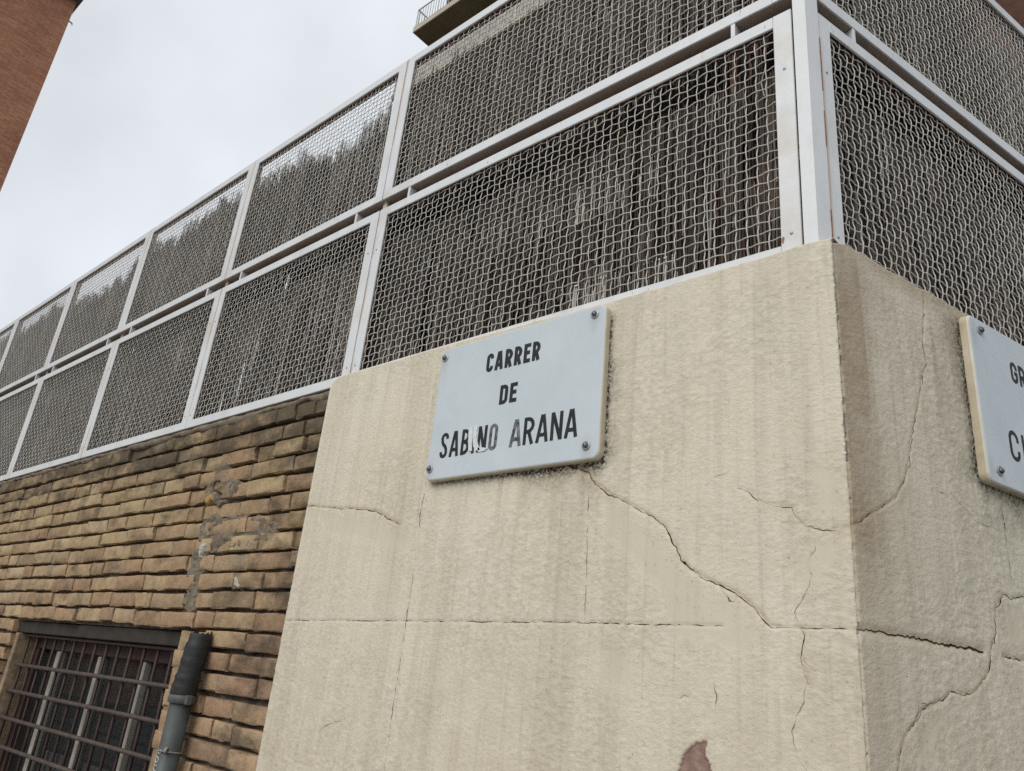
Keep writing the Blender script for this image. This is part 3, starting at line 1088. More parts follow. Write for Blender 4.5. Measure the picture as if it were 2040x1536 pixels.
def smear(name, pts, thick, seed, mat):
    """irregular cement smeared over the bricks, pixel outline on the brick face"""
    poly = np.array([on_a(p, BRICK_Y) for p in pts])
    lo, hi = poly.min(0) - 0.02, poly.max(0) + 0.02
    st = 0.004
    xs_, zs_ = np.arange(lo[0], hi[0], st), np.arange(lo[1], hi[1], st)
    X, Zz = np.meshgrid(xs_, zs_, indexing='ij')
    wob = 0.030 * fbm(X / 0.035, Zz / 0.03, seed, 3)
    ins = in_poly(X, Zz, poly)
    d = seg_dist(X, Zz, np.vstack([poly, poly[:1]])) * np.where(ins, 1, -1) + wob
    Y = BRICK_Y - thick + 0.010 * fbm(X / 0.03, Zz / 0.02, seed + 2, 3) + 0.03 * smooth(0.010, -0.008, d)
    P = np.stack([X, Y, Zz], -1).reshape(-1, 3)
    idx = np.arange(len(P)).reshape(X.shape)
    keep = (d[:-1, :-1] > -0.008)
    F = np.stack([idx[:-1, :-1], idx[1:, :-1], idx[1:, 1:], idx[:-1, 1:]], -1)[keep]
    return link(name, mesh_data(name, P, F.reshape(-1, 4), mat, True), brick_wall)


smear('cement_patch', [(395, 1045), (430, 1022), (470, 1032), (530, 1025), (556, 1040), (545, 1075), (500, 1084), (450, 1092), (412, 1105), (398, 1080)], 0.001, 131, MT['cement'])
smear('cement_patch', [(418, 950), (428, 930), (455, 905), (470, 915), (452, 945), (480, 960), (470, 985), (440, 1005), (420, 1000), (410, 975)], 0.000, 133, MT['cement'])
smear('cement_patch', [(385, 1085), (402, 1080), (404, 1130), (392, 1180), (385, 1235), (370, 1240), (366, 1200), (374, 1140)], 0.000, 135, MT['cement'])
smear('lime_streak', [(404, 1083), (413, 1084), (407, 1106), (399, 1106)], 0.009, 137, MT['shutter'])
smear('lime_streak', [(470, 1150), (478, 1150), (476, 1170), (467, 1171)], 0.009, 139, MT['shutter'])
smear('yellow_chip', [(413, 988), (421, 987), (417, 1004), (409, 1006)], 0.009, 141, simple('ochre_chip', (0.42, 0.27, 0.08), 0.9, 0.2, 60))

# lintel, window, sill
MB().box(WX0, WX1, BRICK_Y + 0.030, BRICK_Y + 0.083, WZ1 - 0.058, WZ1 - 0.003, 0.004).build('lintel', MT['lintel'], brick_wall)
rv = MB()
rv.box(WX0 - 0.004, WX0 + 0.035, BRICK_Y + 0.022, BRICK_Y + 0.20, WZ0, WZ1 - 0.060, 0.004)
rv.build('window_reveal', MT['reveal'], brick_wall)
MB().box(WX1 + 0.004, WX1 + 0.05, BRICK_Y + 0.004, BRICK_Y + 0.20, WZ0, WZ1 - 0.003, 0.004).build('window_reveal', MT['reveal'], brick_wall)
MB().box(WX0, WX1, BRICK_Y - 0.03, BRICK_Y + 0.20, WZ0 - 0.05, WZ0 - 0.002, 0.005).build('window_sill', MT['cement'], brick_wall)
win = link('window', None, brick_wall, (0, 0, 0))
WY = BRICK_Y + 0.115
fr = MB()
fr.box(WX0 + 0.035, WX1, WY, WY + 0.05, WZ1 - 0.125, WZ1 - 0.060, 0.004)
fr.box(WX0 + 0.035, WX0 + 0.10, WY, WY + 0.05, WZ0, WZ1 - 0.126, 0.004)
fr.box(WX1 - 0.06, WX1, WY, WY + 0.05, WZ0, WZ1 - 0.126, 0.004)
fr.build('window_frame', MT['maroon'], win)
for x, w_ in ((on_a((114, 1303), WY)[0], 0.046), (on_a((198, 1303), WY)[0], 0.030), (on_a((287, 1305), WY)[0], 0.040)):
    MB().box(x - w_ / 2, x + w_ / 2, WY + 0.004, WY + 0.045, WZ0 + 0.004, WZ1 - 0.128, 0.004).build('mullion', MT['palemullion'], win)
zz = WZ0
sl = None
while zz < WZ1 - 0.13:
    o = link('blind_slat', sl, win, (0, 0, zz)) if sl else MB().box(WX0 + 0.10, WX1 - 0.03, WY + 0.052, WY + 0.058, 0.001, 0.034, 0.0).build('blind_slat', MT['slat'], win, (0, 0, zz))
    sl = o.data
    o.rotation_euler = (0, 0, 0)
    zz += 0.036
MB().box(WX0, WX1, WY + 0.062, WY + 0.07, WZ0 - 0.1, WZ1 + 0.1).build('blind_backing', MT['slat'], win)
pm = Mat('window_pane_glass', 0.03, spec=0.5)
pm.color((0.03, 0.033, 0.033))
pm.b.inputs['Alpha'].default_value = 0.42
MB().box(WX0 + 0.09, WX1 - 0.05, WY + 0.030, WY + 0.034, WZ0, WZ1 - 0.125).build('pane', pm.m, win)

grille = thing('window_grille', 'maroon iron window grille set in the brick wall beside the grey pipe', 'grille', ((WX0 + WX1) / 2, BRICK_Y + 0.05, WZ0))
gx0, gx1 = WX0 - (WX0 + WX1) / 2, WX1 - (WX0 + WX1) / 2
nb = 15
for k in range(nb):
    x = gx0 + 0.075 + (gx1 - gx0 - 0.10) * k / (nb - 1)
    MB().tube([(x, 0.016, 0.01), (x + random.uniform(-.003, .003), 0.016, 0.4), (x, 0.016, WZ1 - WZ0 - 0.064)], 0.0065, 7).build('upright_bar', MT['maroon'], grille, shade=True)
for k in range(6):
    zb = EYE - 0.126 - 0.1215 * k - WZ0
    MB().tube([(gx0 - 0.01 if k > 0 else gx0 + 0.05, 0.0, zb - 0.006), (0, 0.0, zb), (gx1 + 0.012, 0.0, zb + 0.006)], 0.0088, 8).build('cross_bar', MT['lightbar'], grille, shade=True)
MB().box(gx0 + 0.04, gx1 - 0.002, 0.003, 0.028, WZ1 - WZ0 - 0.074, WZ1 - WZ0 - 0.062, 0.002).build('top_rail', MT['maroon'], grille)

# rusty hook
hk = on_a((434, 968), BRICK_Y - 0.02)
hook = thing('rusty_hook', 'rusty open ring hook fixed in the brick wall under the fence', 'hook', (hk[0], BRICK_Y, hk[1]))
arc = [(0.020 * math.cos(a), -0.022 - 0.006 * math.sin(a * 0.5), 0.020 * math.sin(a)) for a in np.linspace(rad(50), rad(290), 15)]
MB().tube(arc, 0.0052, 7).build('ring', MT['rust'], hook, shade=True)
MB().tube([(arc[-1]), (arc[-1][0] + 0.004, -0.012, arc[-1][2] - 0.008), (arc[-1][0] + 0.006, 0.012, arc[-1][2] - 0.010)], 0.0055, 7).build('shank', MT['rust'], hook, shade=True)

# drain pipe
PX, PY = -2.640, BRICK_Y - 0.052
ptop = EYE + 0.062
pring = EYE - 0.142
pipe = thing('drain_pipe', 'grey drain pipe with taped black top beside the barred window', 'pipe', (PX, PY, 0))
MB().tube([(0, 0, 0.0), (0, 0, 0.6), (0, 0, pring - 0.01)], 0.0355, 24).build('pipe_shaft', MT['pvc'], pipe, shade=True)
tp, tr = [], []
for k, t in enumerate(np.linspace(0, 1, 26)):
    zc = pring + 0.012 + (ptop - pring - 0.012) * t
    tp.append((0.010 * math.sin(t * 2.2) - 0.001, 0.012 * t * t, zc))
    tr.append(0.0415 - 0.004 * t + 0.0010 * math.sin(t * 26) + 0.0009 * math.sin(t * 47 + 1) + 0.0014 * math.sin(t * 11) - (0.004 if 0.80 < t < 0.84 else 0))
MB().tube(tp, tr, 22).build('tape_wrap', MT['tape'], pipe, shade=True)
rag = MB()
for k in range(11):
    a = 2 * math.pi * k / 11
    r0 = 0.036
    hgt = random.uniform(0.004, 0.020)
    cx_, cy_ = tp[-1][0], tp[-1][1]
    p0 = (cx_ + r0 * math.cos(a), cy_ + r0 * math.sin(a))
    p1 = (cx_ + r0 * math.cos(a + 0.62), cy_ + r0 * math.sin(a + 0.62))
    q0 = (cx_ + (r0 - 0.004) * math.cos(a + .1), cy_ + (r0 - 0.004) * math.sin(a + .1))
    rag.add([(*p0, ptop - 0.012), (*p1, ptop - 0.012), (*p1, ptop + hgt * 0.5), (*q0, ptop + hgt), (*q0, ptop - 0.012)], [(0, 1, 2, 3), (0, 3, 4), (1, 4, 3, 2)])
rag.build('torn_tape_end', MT['tape'], pipe)
MB().tube([(0, 0, pring - 0.014), (0, 0, pring - 0.012), (0, 0, pring + 0.010), (0, 0, pring + 0.014)], [0.038, 0.044, 0.044, 0.040], 24).build('collar', MT['collar'], pipe, shade=True)
MB().box(0.036, 0.054, -0.012, 0.010, pring - 0.016, pring + 0.014, 0.003).build('collar_lug', MT['collar'], pipe)
st0 = on_a((366, 1470), BRICK_Y - 0.004)
st1 = on_a((327, 1500), PY - 0.038)
pa, pb_ = Vector((st0[0] - PX, BRICK_Y - 0.002 - PY, st0[1])), Vector((st1[0] - PX, -0.038, st1[1]))
pth, rr = [], []
for k, t in enumerate(np.linspace(0, 1, 16)):
    q = pa.lerp(pb_, t) + Vector((0, -0.012 * math.sin(t * math.pi), 0.004 * math.sin(t * 9)))
    pth.append(q)
    rr.append(0.0088 - 0.0045 * t + 0.0012 * math.sin(k * 2.1))
string = thing('tie_string', 'short grey tie of string knotted round the grey drain pipe', 'string', (PX, PY, 0))
MB().tube(pth, rr, 7).build('string_end', MT['string'], string, shade=True)
MB().tube([(0.0395 * math.cos(a), 0.0395 * math.sin(a), st1[1] - 0.003 * math.sin(a)) for a in np.linspace(0, 2 * math.pi, 25)], 0.0022, 6, False).build('string_loop', MT['string'], string, shade=True)

# handwritten marks on the pipe (strokes wrapped on its surface)
def pipe_mark(strokes, zc, size, ac=-1.72):
    for st in strokes:
        pts = []
        for (u, v_) in st:
            a = ac + v_ * size / 0.036
            pts.append((0.0362 * math.cos(a), 0.0362 * math.sin(a), zc + u * size))
        mk = MB().tube(pts, 0.0011, 5)
        mk.build('ink_mark', MT['mark'], pipe)


def arcs(cx_, cy_, rx, ry, a0, a1, n=12):
    return [(cx_ + rx * math.cos(rad(a)), cy_ + ry * math.sin(rad(a))) for a in np.linspace(a0, a1, n)]


pzm = on_a((325, 1517), PY - 0.036)[1]
pipe_mark([arcs(0, 0, 0.42, 0.62, 0, 360, 18)], pzm, 0.020)
pipe_mark([[(-0.4, 0.6), (-0.4, -0.4)] + arcs(0, -0.3, 0.4, 0.4, 180, 360, 8) + [(0.4, 0.6)]], pzm - 0.024, 0.019)
pipe_mark([[(0.35, 0.5), (0.45, 0.1), (0.3, -0.15), (0.05, 0.0), (-0.1, 0.3), (-0.3, 0.35), (-0.45, 0.1), (-0.35, -0.45)]], pzm - 0.046, 0.021)
pipe_mark([[(0.3, -0.9), (0.1, -0.5), (-0.2, 0.2), (-0.25, 0.6), (0.1, 0.8), (0.35, 0.7)], [(-0.1, -0.8), (0.45, -0.3)]], pzm + 0.024, 0.020)

# ------------------------------------------------------------------ street name plaques
def rounded_rect(x0, x1, z0, z1, r, n=7):
    out = []
    for cx_, cz_, a0 in ((x1 - r, z0 + r, -90), (x1 - r, z1 - r, 0), (x0 + r, z1 - r, 90), (x0 + r, z0 + r, 180)):
        for a in np.linspace(a0, a0 + 90, n):
            out.append((cx_ + r * math.cos(rad(a)), cz_ + r * math.sin(rad(a))))
    return out


def plaque_mesh(w, h, t):
    v, f, e = [], [], []
    rings = [(0.0, 0.0, 1.0), (0.0, t - 0.005, 1.0), (0.0012, t - 0.0022, 0.6), (0.0035, t - 0.0004, 0.15), (0.0065, t, 0.0)]
    for ins, d, ed in rings:
        rr_ = rounded_rect(ins, w - ins, ins, h - ins, 0.020 - ins * 0.8)
        for (x, z_) in rr_:
            v.append((x, -d, z_))
            e.append(ed)
    m = len(rr_)
    for k in range(len(rings) - 1):
        for i in range(m):
            f.append((k * m + i, k * m + (i + 1) % m, (k + 1) * m + (i + 1) % m, (k + 1) * m + i))
    f.append(tuple((len(rings) - 1) * m + i for i in range(m)))
    me = mesh_data('marble_slab', v, f, MT['marble'])
    a = me.attributes.new('edge', 'FLOAT', 'POINT')
    a.data.foreach_set('value', np.array(e, np.float32))
    return me


def stroke_mesh(strokes, hw, mat, lift0):
    v, f = [], []
    for si, st in enumerate(strokes):
        closed = st[0] == st[-1] and len(st) > 3
        p = [st[0]]
        for q in st[1:]:
            if math.hypot(q[0] - p[-1][0], q[1] - p[-1][1]) > 1e-5:
                p.append(q)
        if closed and len(p) > 1 and math.hypot(p[0][0] - p[-1][0], p[0][1] - p[-1][1]) < 1e-5:
            p.pop()
        p = np.array(p, float)
        n = len(p)
        base = len(v)
        for i in range(n):
            a = p[i - 1] if (closed or i > 0) else p[i] - (p[i + 1] - p[i])
            b = p[(i + 1) % n] if (closed or i < n - 1) else p[i] + (p[i] - p[i - 1])
            d0 = (p[i] - a) / max(np.linalg.norm(p[i] - a), 1e-9)
            d1 = (b - p[i]) / max(np.linalg.norm(b - p[i]), 1e-9)
            n0_, n1_ = np.array([-d0[1], d0[0]]), np.array([-d1[1], d1[0]])
            mt = n0_ + n1_
            mt /= max(np.linalg.norm(mt), 1e-9)
            k = hw / max(mt @ n0_, 0.5)
            y = -(lift0 + 0.00012 * si)
            for s_ in (1, -1):
                q = p[i] + mt * k * s_
                v.append((q[0], y, q[1]))
        for i in range(n if closed else n - 1):
            j = (i + 1) % n
            f.append((base + 2 * i, base + 2 * i + 1, base + 2 * j + 1, base + 2 * j))
    return mesh_data('letter', v, f, mat)


def glyph(ch, w, t):
    """centre lines in a box w wide, 1 high; t = stroke thickness"""
    i = t / 2
    l_, r_, b_, tp_ = i, w - i, i, 1 - i
    rd = min((r_ - l_) / 2, 0.26)

    def arc(cx_, cz_, r, a0, a1, n=7):
        return [(cx_ + r * math.cos(rad(a)), cz_ + r * math.sin(rad(a))) for a in np.linspace(a0, a1, n)]
    if ch == 'I':
        return [[(w / 2, 0), (w / 2, 1)]]
    if ch == 'A':
        return [[(i * 0.9, 0), (w / 2 - i * 0.35, 1)], [(w - i * 0.9, 0), (w / 2 + i * 0.35, 1)], [(w * 0.22, 0.27), (w * 0.78, 0.27)]]
    if ch == 'N':
        return [[(l_, 0), (l_, 1)], [(l_ + i * .2, 1 - i * .2), (r_ - i * .2, i * .2)], [(r_, 0), (r_, 1)]]
    if ch == 'E':
        return [[(l_, 0), (l_, 1)], [(l_, tp_), (w, tp_)], [(l_, 0.52), (w * 0.90, 0.52)], [(l_, b_), (w, b_)]]
    if ch == 'D':
        return [[(l_, 0), (l_, 1)], [(l_, tp_)] + arc(r_ - rd, tp_ - rd, rd, 90, 0) + arc(r_ - rd, b_ + rd, rd, 0, -90) + [(l_, b_)]]
    if ch == 'R':
        q = 0.235
        return [[(l_, 0), (l_, 1)], [(l_, tp_)] + arc(r_ - q, tp_ - q, q, 90, -90) + [(l_, tp_ - 2 * q)], [(w * 0.50, tp_ - 2 * q), (w - i, 0)]]
    if ch == 'B':
        q = 0.215
        q2 = (1 - t - 2 * q) / 2
        return [[(l_, 0), (l_, 1)], [(l_, tp_)] + arc(r_ - q - 0.01, tp_ - q, q, 90, -90) + [(l_, tp_ - 2 * q)],
                [(l_, tp_ - 2 * q)] + arc(r_ - q2, b_ + q2, q2, 90, -90) + [(l_, b_)]]
    if ch == 'O':
        lp = arc(r_ - rd, tp_ - rd, rd, 0, 90) + arc(l_ + rd, tp_ - rd, rd, 90, 180) + arc(l_ + rd, b_ + rd, rd, 180, 270) + arc(r_ - rd, b_ + rd, rd, 270, 360)
        return [lp + [lp[0]]]
    if ch in 'CG':
        lp = [(r_, tp_ - rd - 0.07)] + arc(r_ - rd, tp_ - rd, rd, 0, 90) + arc(l_ + rd, tp_ - rd, rd, 90, 180) + arc(l_ + rd, b_ + rd, rd, 180, 270) + arc(r_ - rd, b_ + rd, rd, 270, 360)
        if ch == 'C':
            return [lp + [(r_, b_ + rd + 0.07)]]
        return [lp + [(r_, 0.48), (w * 0.52, 0.48)]]
    if ch == 'S':
        return [[(r_, tp_ - rd - 0.05)] + arc(r_ - rd, tp_ - rd, rd, 0, 90) + arc(l_ + rd, tp_ - rd, rd, 90, 180) + [(l_ + 0.02, 0.66), (w * 0.36, 0.55), (w * 0.64, 0.45), (r_ - 0.02, 0.34)]
                + arc(r_ - rd, b_ + rd, rd, 0, -90) + arc(l_ + rd, b_ + rd, rd, 270, 180) + [(l_, b_ + rd + 0.05)]]
    return []


def write_line(par, word, x0, x1, base_z, cap, t, gapw=0.16, mats=None, jump=0.0):
    """lay a word out between x0 and x1 (plaque coordinates) on baseline base_z"""
    rel = {'I': 0.22, 'A': 0.60, 'N': 0.56, 'O': 0.50, 'C': 0.50, 'E': 0.46, 'S': 0.50}
    ws = [rel.get(c, 0.53) for c in word]
    tot = sum(ws) + gapw * (len(word) - 1)
    k = (x1 - x0) / (tot * cap)
    x = x0
    for n_, (c, w) in enumerate(zip(word, ws)):
        cw = w * k
        me = stroke_mesh([[(px_ * cap, pz_ * cap) for px_, pz_ in st] for st in glyph(c, cw, t)], t * cap / 2, (mats or {}).get(n_, MT['ink']), SIGN_T + 0.0016)
        link('letter', me, par, (x, 0, base_z))
        x += (cw + gapw * k) * cap


SLAB = plaque_mesh(SA['x1'] - SA['x0'], SA['z1'] - SA['z0'], SIGN_T + 0.001)


def make_screw(par, x, z_):
    cap_ = MB()
    cap_.tube([(0, 0.0005, 0), (0, -0.0025, 0), (0, -0.0032, 0)], [0.0115, 0.0115, 0.0095], 18)
    w_ = cap_.build('screw_washer', MT['washer'], par, (x, -SIGN_T - 0.001, z_), shade=False)
    hd = MB()
    hd.tube([(0, -0.002, 0), (0, -0.0055, 0), (0, -0.0085, 0), (0, -0.0098, 0)], [0.0072, 0.0070, 0.0052, 0.0024], 14)
    hd.build('screw_head', MT['screw'], w_, shade=True)


sign_a = thing('street_name_plaque', 'white marble street plaque reading CARRER DE SABINO ARANA', 'street sign', (SA['x0'], D, SA['z0']))
link('marble_slab', SLAB, sign_a)
W_, H_ = SA['x1'] - SA['x0'], SA['z1'] - SA['z0']
ox, oz = SA['x0'], SA['z0'] - EYE
write_line(sign_a, 'CARRER', -1.397 - ox, -1.205 - ox, 0.797 - oz, 0.0555, 0.195, 0.13)
write_line(sign_a, 'DE', -1.334 - ox, -1.273 - ox, 0.6915 - oz, 0.0555, 0.195, 0.13)
write_line(sign_a, 'SABINO', -1.541 - ox, -1.327 - ox, 0.5665 - oz, 0.0735, 0.135, 0.14, {5: MT['inkfade']})
write_line(sign_a, 'ARANA', -1.283 - ox, -1.066 - ox, 0.5665 - oz, 0.0735, 0.135, 0.10, {0: MT['inkfade']})
for (x, z_) in ((0.017, 0.034), (0.018, 0.372), (W_ - 0.034, 0.378), (W_ - 0.036, 0.034)):
    make_screw(sign_a, x, z_)
for pts in ([(936, 852), (944, 850), (941, 899), (934, 899)], [(945, 849), (953, 849), (950, 872), (958, 897), (946, 899), (943, 880)], [(953, 892), (972, 893), (968, 898), (954, 900)]):
    q = [on_a(p, D - SIGN_T) - np.array([SA['x0'], SA['z0']]) for p in pts]
    c = np.mean(q, 0)
    ring = []
    for a, b in zip(q, q[1:] + q[:1]):
        for k in range(4):
            pt = a + (b - a) * k / 4
            ring.append(pt + np.array([random.uniform(-.0012, .0012), random.uniform(-.0015, .0015)]))
    m_ = MB()
    m_.add([(p[0], -SIGN_T - 0.0008, p[1]) for p in ring] + [(p[0], -SIGN_T - 0.0032, p[1]) for p in ring],
           [tuple(len(ring) + i for i in range(len(ring)))] + [(i, (i + 1) % len(ring), len(ring) + (i + 1) % len(ring), len(ring) + i) for i in range(len(ring))])
    m_.build('paint_scrape', MT['scrape'], sign_a)

pB = CORNER + BD * SB['x0']
sign_b = thing('street_name_plaque', 'white marble street plaque at the right edge with letters GR and C', 'street sign', (pB[0], pB[1], SB['z0']), TH)
link('marble_slab', SLAB, sign_b)
oz = SB['z0'] - EYE
write_line(sign_b, 'GR', 0.630 - SB['x0'], 0.700 - SB['x0'], 0.782 - oz, 0.0545, 0.175, 0.13)
write_line(sign_b, 'C', 0.573 - SB['x0'], 0.616 - SB['x0'], 0.577 - oz, 0.0735, 0.135)
write_line(sign_b, 'I', 0.629 - SB['x0'], 0.645 - SB['x0'], 0.577 - oz, 0.0735, 0.135)
for (x, z_) in ((0.046, 0.032), (0.046, 0.372), (W_ - 0.036, 0.372), (W_ - 0.036, 0.034)):
    make_screw(sign_b, x, z_)

# ------------------------------------------------------------------ mesh fence
FZ0, FZ1, FZ2, FZ3 = EYE + 0.912, EYE + 1.612, EYE + 1.657, EYE + 2.345
RAIL, STILE, FDEP, FLG = 0.036, 0.046, 0.052, 0.007
PITCH = 0.0268


def wire_panel(w, h):
    nxw, nzw = int(round(w / PITCH)), int(round(h / PITCH))
    px_, pz_ = w / nxw, h / nzw
    a, r, sub, sides = 0.0020, 0.0016, 4, 5
    V, Fc = [], []
    n0 = 0
    ang = np.arange(sides) * 2 * math.pi / sides
    ca, sa = np.cos(ang) * r, np.sin(ang) * r
    for vert in (True, False):
        cnt, seg, pc, ln = (nxw, nzw * sub, px_, pz_) if vert else (nzw, nxw * sub, pz_, px_)
        t = np.arange(seg + 1) / sub                     # in cells
        for i in range(cnt):
            c = (i + 0.5) * pc
            ph = math.pi * (t - 0.5 + i)
            y = a * np.clip(1.45 * np.cos(ph), -1, 1) * (1 if vert else -1)
            lat = 0.0007 * np.sin(t * 0.9 + i * 1.7) + 0.0018 * np.sin(t * 0.17 + i * 0.21) + 0.0008 * math.sin(i * 2.3)
            if vert:
                P = np.stack([c + lat[:, None] + ca[None], y[:, None] + sa[None], (t * ln)[:, None] + 0 * ca[None]], -1)
            else:
                P = np.stack([(t * ln)[:, None] + 0 * ca[None], y[:, None] + sa[None], c + lat[:, None] + ca[None]], -1)
            V.append(P.reshape(-1, 3))
            idx = n0 + np.arange((seg + 1) * sides).reshape(seg + 1, sides)
            nx_ = np.roll(idx, -1, 1)
            q = np.stack([idx[:-1], nx_[:-1], nx_[1:], idx[1:]], -1).reshape(-1, 4)
            Fc.append(q if not vert else q[:, ::-1])
            n0 += (seg + 1) * sides
    return mesh_data('wire_mesh', np.vstack(V), np.vstack(Fc), MT['wire'], True)


def bar_mesh(x0, x1, y0, y1, z0, z1, mat, b=0.0025):
    m = MB().box(x0, x1, y0, y1, z0, z1, b)
    return mesh_data('bar', m.v, m.f, mat)


def fence_meshes(w):
    """bars and wires of one section, w wide, origin at its lower left front corner"""
    g = 0.0022
    out = []
    for z0, z1 in ((0, FZ1 - FZ0), (FZ2 - FZ0, FZ3 - FZ0)):
        out.append(('stile', bar_mesh(g, g + STILE, 0, FLG, z0, z1, MT['stile'], 0.0015)))
        out.append(('stile', bar_mesh(w - g - STILE, w - g, 0, FLG, z0, z1, MT['stile'], 0.0015)))
        xa, xb = g + STILE + 0.0004, w - g - STILE - 0.0004
        out.append(('rail', bar_mesh(xa, xb, 0.0004, FLG, z0, z0 + RAIL, MT['white'], 0.0015)))
        out.append(('rail', bar_mesh(xa, xb, 0.0004, FLG, z1 - RAIL, z1, MT['white'], 0.0015)))
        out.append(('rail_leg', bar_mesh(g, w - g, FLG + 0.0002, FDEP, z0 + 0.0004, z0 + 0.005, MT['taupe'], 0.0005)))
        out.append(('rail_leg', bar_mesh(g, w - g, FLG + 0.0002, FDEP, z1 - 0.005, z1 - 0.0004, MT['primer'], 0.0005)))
    for x in (0.155, w - 0.155):
        out.append(('spacer', bar_mesh(x - 0.006, x + 0.006, 0.002, FDEP - 0.004, FZ1 - FZ0 + 0.0003, FZ2 - FZ0 - 0.0003, MT['white'], 0.001)))
    rv_ = MB()
    rv_.tube([(0, 0.001, 0), (0, -0.0015, 0), (0, -0.0025, 0)], [0.0036, 0.0034, 0.0016], 8)
    rme = mesh_data('rivet', rv_.v, rv_.f, MT['washer'], True)
    wme = wire_panel(w - 2 * STILE + 0.02, FZ1 - FZ0 - 2 * RAIL + 0.02)
    return out, rme, wme


def place_section(parts, w, loc, rotz, label, group):
    bars, rme, wme = parts
    o = thing('fence_section', label, 'fence', loc, rotz, group)
    for nm, me in bars:
        link(nm, me, o)
    for z0 in (0.0, FZ2 - FZ0):
        link('wire_mesh', wme, o, (STILE - 0.01, 0.0125, z0 + RAIL - 0.012), kind='stuff')
    for x, z_ in ((0.024, 0.06), (0.024, 0.52), (w - 0.024, 0.06), (w - 0.024, 0.52)):
        link('rivet', rme, o, (x, 0, z_))
    return o


SEAM = [-0.522, -2.093, -3.253, -4.413, -5.573, -6.733, -7.893]
big = fence_meshes(SEAM[0] - SEAM[1])
std = fence_meshes(1.160)
labels = ['wide white wire mesh fence section between the corner post and first seam above the plaque',
          'white wire mesh fence section above the plaster edge, second from the corner post',
          'white wire mesh fence section above the rusty hook, third from the corner post',
          'white wire mesh fence section above the barred window, fourth from the corner post',
          'white wire mesh fence section fifth from the corner post, near the left edge',
          'white wire mesh fence section sixth from the corner post, cut by the left edge']
for k in range(6):
    x0 = SEAM[k + 1]
    place_section(big if k == 0 else std, SEAM[k] - x0, (x0, FENCE_Y, FZ0), 0.0, labels[k], 'white mesh fence sections')
# posts behind the seams
for k, x in enumerate(SEAM[1:]):
    MB().box(-0.02, 0.02, 0, 0.04, 0, FZ3 - FZ0 + 0.0, 0.002)
    o = MB().box(-0.013, 0.013, 0, 0.026, 0, FZ3 - FZ0 - 0.01, 0.002).build('fence_post', MT['rustwhite'])
    o.location = (x, FENCE_Y + 0.0182, FZ0)
    # slim post: only its face shows in the seam
    tag(o, ['slim rust-stained post in the seam left of the widest fence section',
            'slim rust-stained post in the second fence seam from the corner',
            'slim rust-stained post in the third fence seam from the corner',
            'slim rust-stained post in the fourth fence seam from the corner',
            'slim rust-stained post in the fifth fence seam from the corner',
            'slim rust-stained post in the sixth fence seam from the corner'][k], 'post', 'fence seam posts')
fb_off = -0.036
for k in range(2):
    wB = SEAM[0] - SEAM[1]
    q = CORNER + BD * (0.051 + wB * k) + BN * fb_off
    place_section(big if k == 0 else std, wB if k == 0 else 1.160, (q[0], q[1], FZ0), TH,
                  ['white wire mesh fence section right of the corner post, along the other street', 'white wire mesh fence section beyond the right edge along the other street'][k],
                  'white mesh fence sections')

blot = [(0.0, 0.0), (0.0025, 0.007), (0.005, 0.010), (0.008, 0.005), (0.0065, -0.003), (0.005, -0.009), (0.002, -0.007)]
o = MB().add([(x, -0.0006, z_) for x, z_ in blot] + [(x, 0.002, z_) for x, z_ in blot], [tuple(range(7))[::-1]] + [(i, (i + 1) % 7, 7 + (i + 1) % 7, 7 + i) for i in range(7)]).build('rust_blot', simple('orange_rust', (0.34, 0.17, 0.07), 0.85, 0.5, 250))
o.parent = [q for q in COL.objects if q.name.startswith('fence_section') and abs(q.location.x - SEAM[1]) < 1e-4][0]
o.location = (SEAM[0] - SEAM[1] - 0.0022 - STILE + 0.0005, 0.0, 0.048)

# corner post: bent white profile following both streets
post = thing('corner_post', 'white steel corner post standing on the plastered wall corner', 'post', (CORNER[0], CORNER[1], 0))
Aq = np.array([-0.5185, FENCE_Y - 0.004])
q1 = np.array([-0.4880, FENCE_Y - 0.004])
q2 = CORNER + BD * 0.0485 + BN * (fb_off + 0.004)
q3 = q2 - BN * 0.05
q0 = Aq + np.array([0, 0.05])
prof = [Aq, q1, q2, q3, q0]
z0_, z1_ = TOP_A - 0.12, FZ3 + 0.005
v = [(p[0] - CORNER[0], p[1] - CORNER[1], z_) for z_ in (z0_, z1_) for p in prof]
n = len(prof)
me = mesh_data('post_tube', v, [(i, (i + 1) % n, n + (i + 1) % n, n + i) for i in range(n)] + [tuple(range(n))[::-1], tuple(range(n, 2 * n))], MT['white'])
link('post_tube', me, post)
for za, zb in ((EYE + 0.96, EYE + 1.03), (EYE + 1.2, EYE + 1.30), (EYE + 1.36, EYE + 1.52)):
    w0 = q2 - CORNER + BN * 0.0004
    MB().box(-0.0012, 0.0012, -0.0012, 0.0012, za, zb).build('rust_seam', MT['redrust'], post, (w0[0], w0[1], 0))

# ------------------------------------------------------------------ brushwood screens behind the mesh
PROF = np.array([(-7.6, 2.28), (-6.93, 2.312), (-6.6, 2.24), (-6.08, 2.323), (-5.73, 2.20), (-5.25, 2.22), (-4.80, 2.17), (-4.60, 2.29), (-4.50, 2.325), (-4.10, 2.22), (-4.06, 2.29), (-3.75, 2.27),
                 (-3.73, 2.33), (-3.50, 2.29), (-3.38, 2.20), (-3.31, 2.30), (-3.08, 2.27), (-2.92, 2.28), (-2.70, 2.20), (-2.655, 2.226), (-2.60, 2.13), (-2.58, 2.215), (-2.50, 2.15), (-2.415, 2.22),
                 (-2.35, 2.24), (-2.27, 2.27), (-2.16, 2.275), (-1.93, 2.293), (-1.58, 2.285), (-0.9, 2.32), (-0.4, 2.33)])


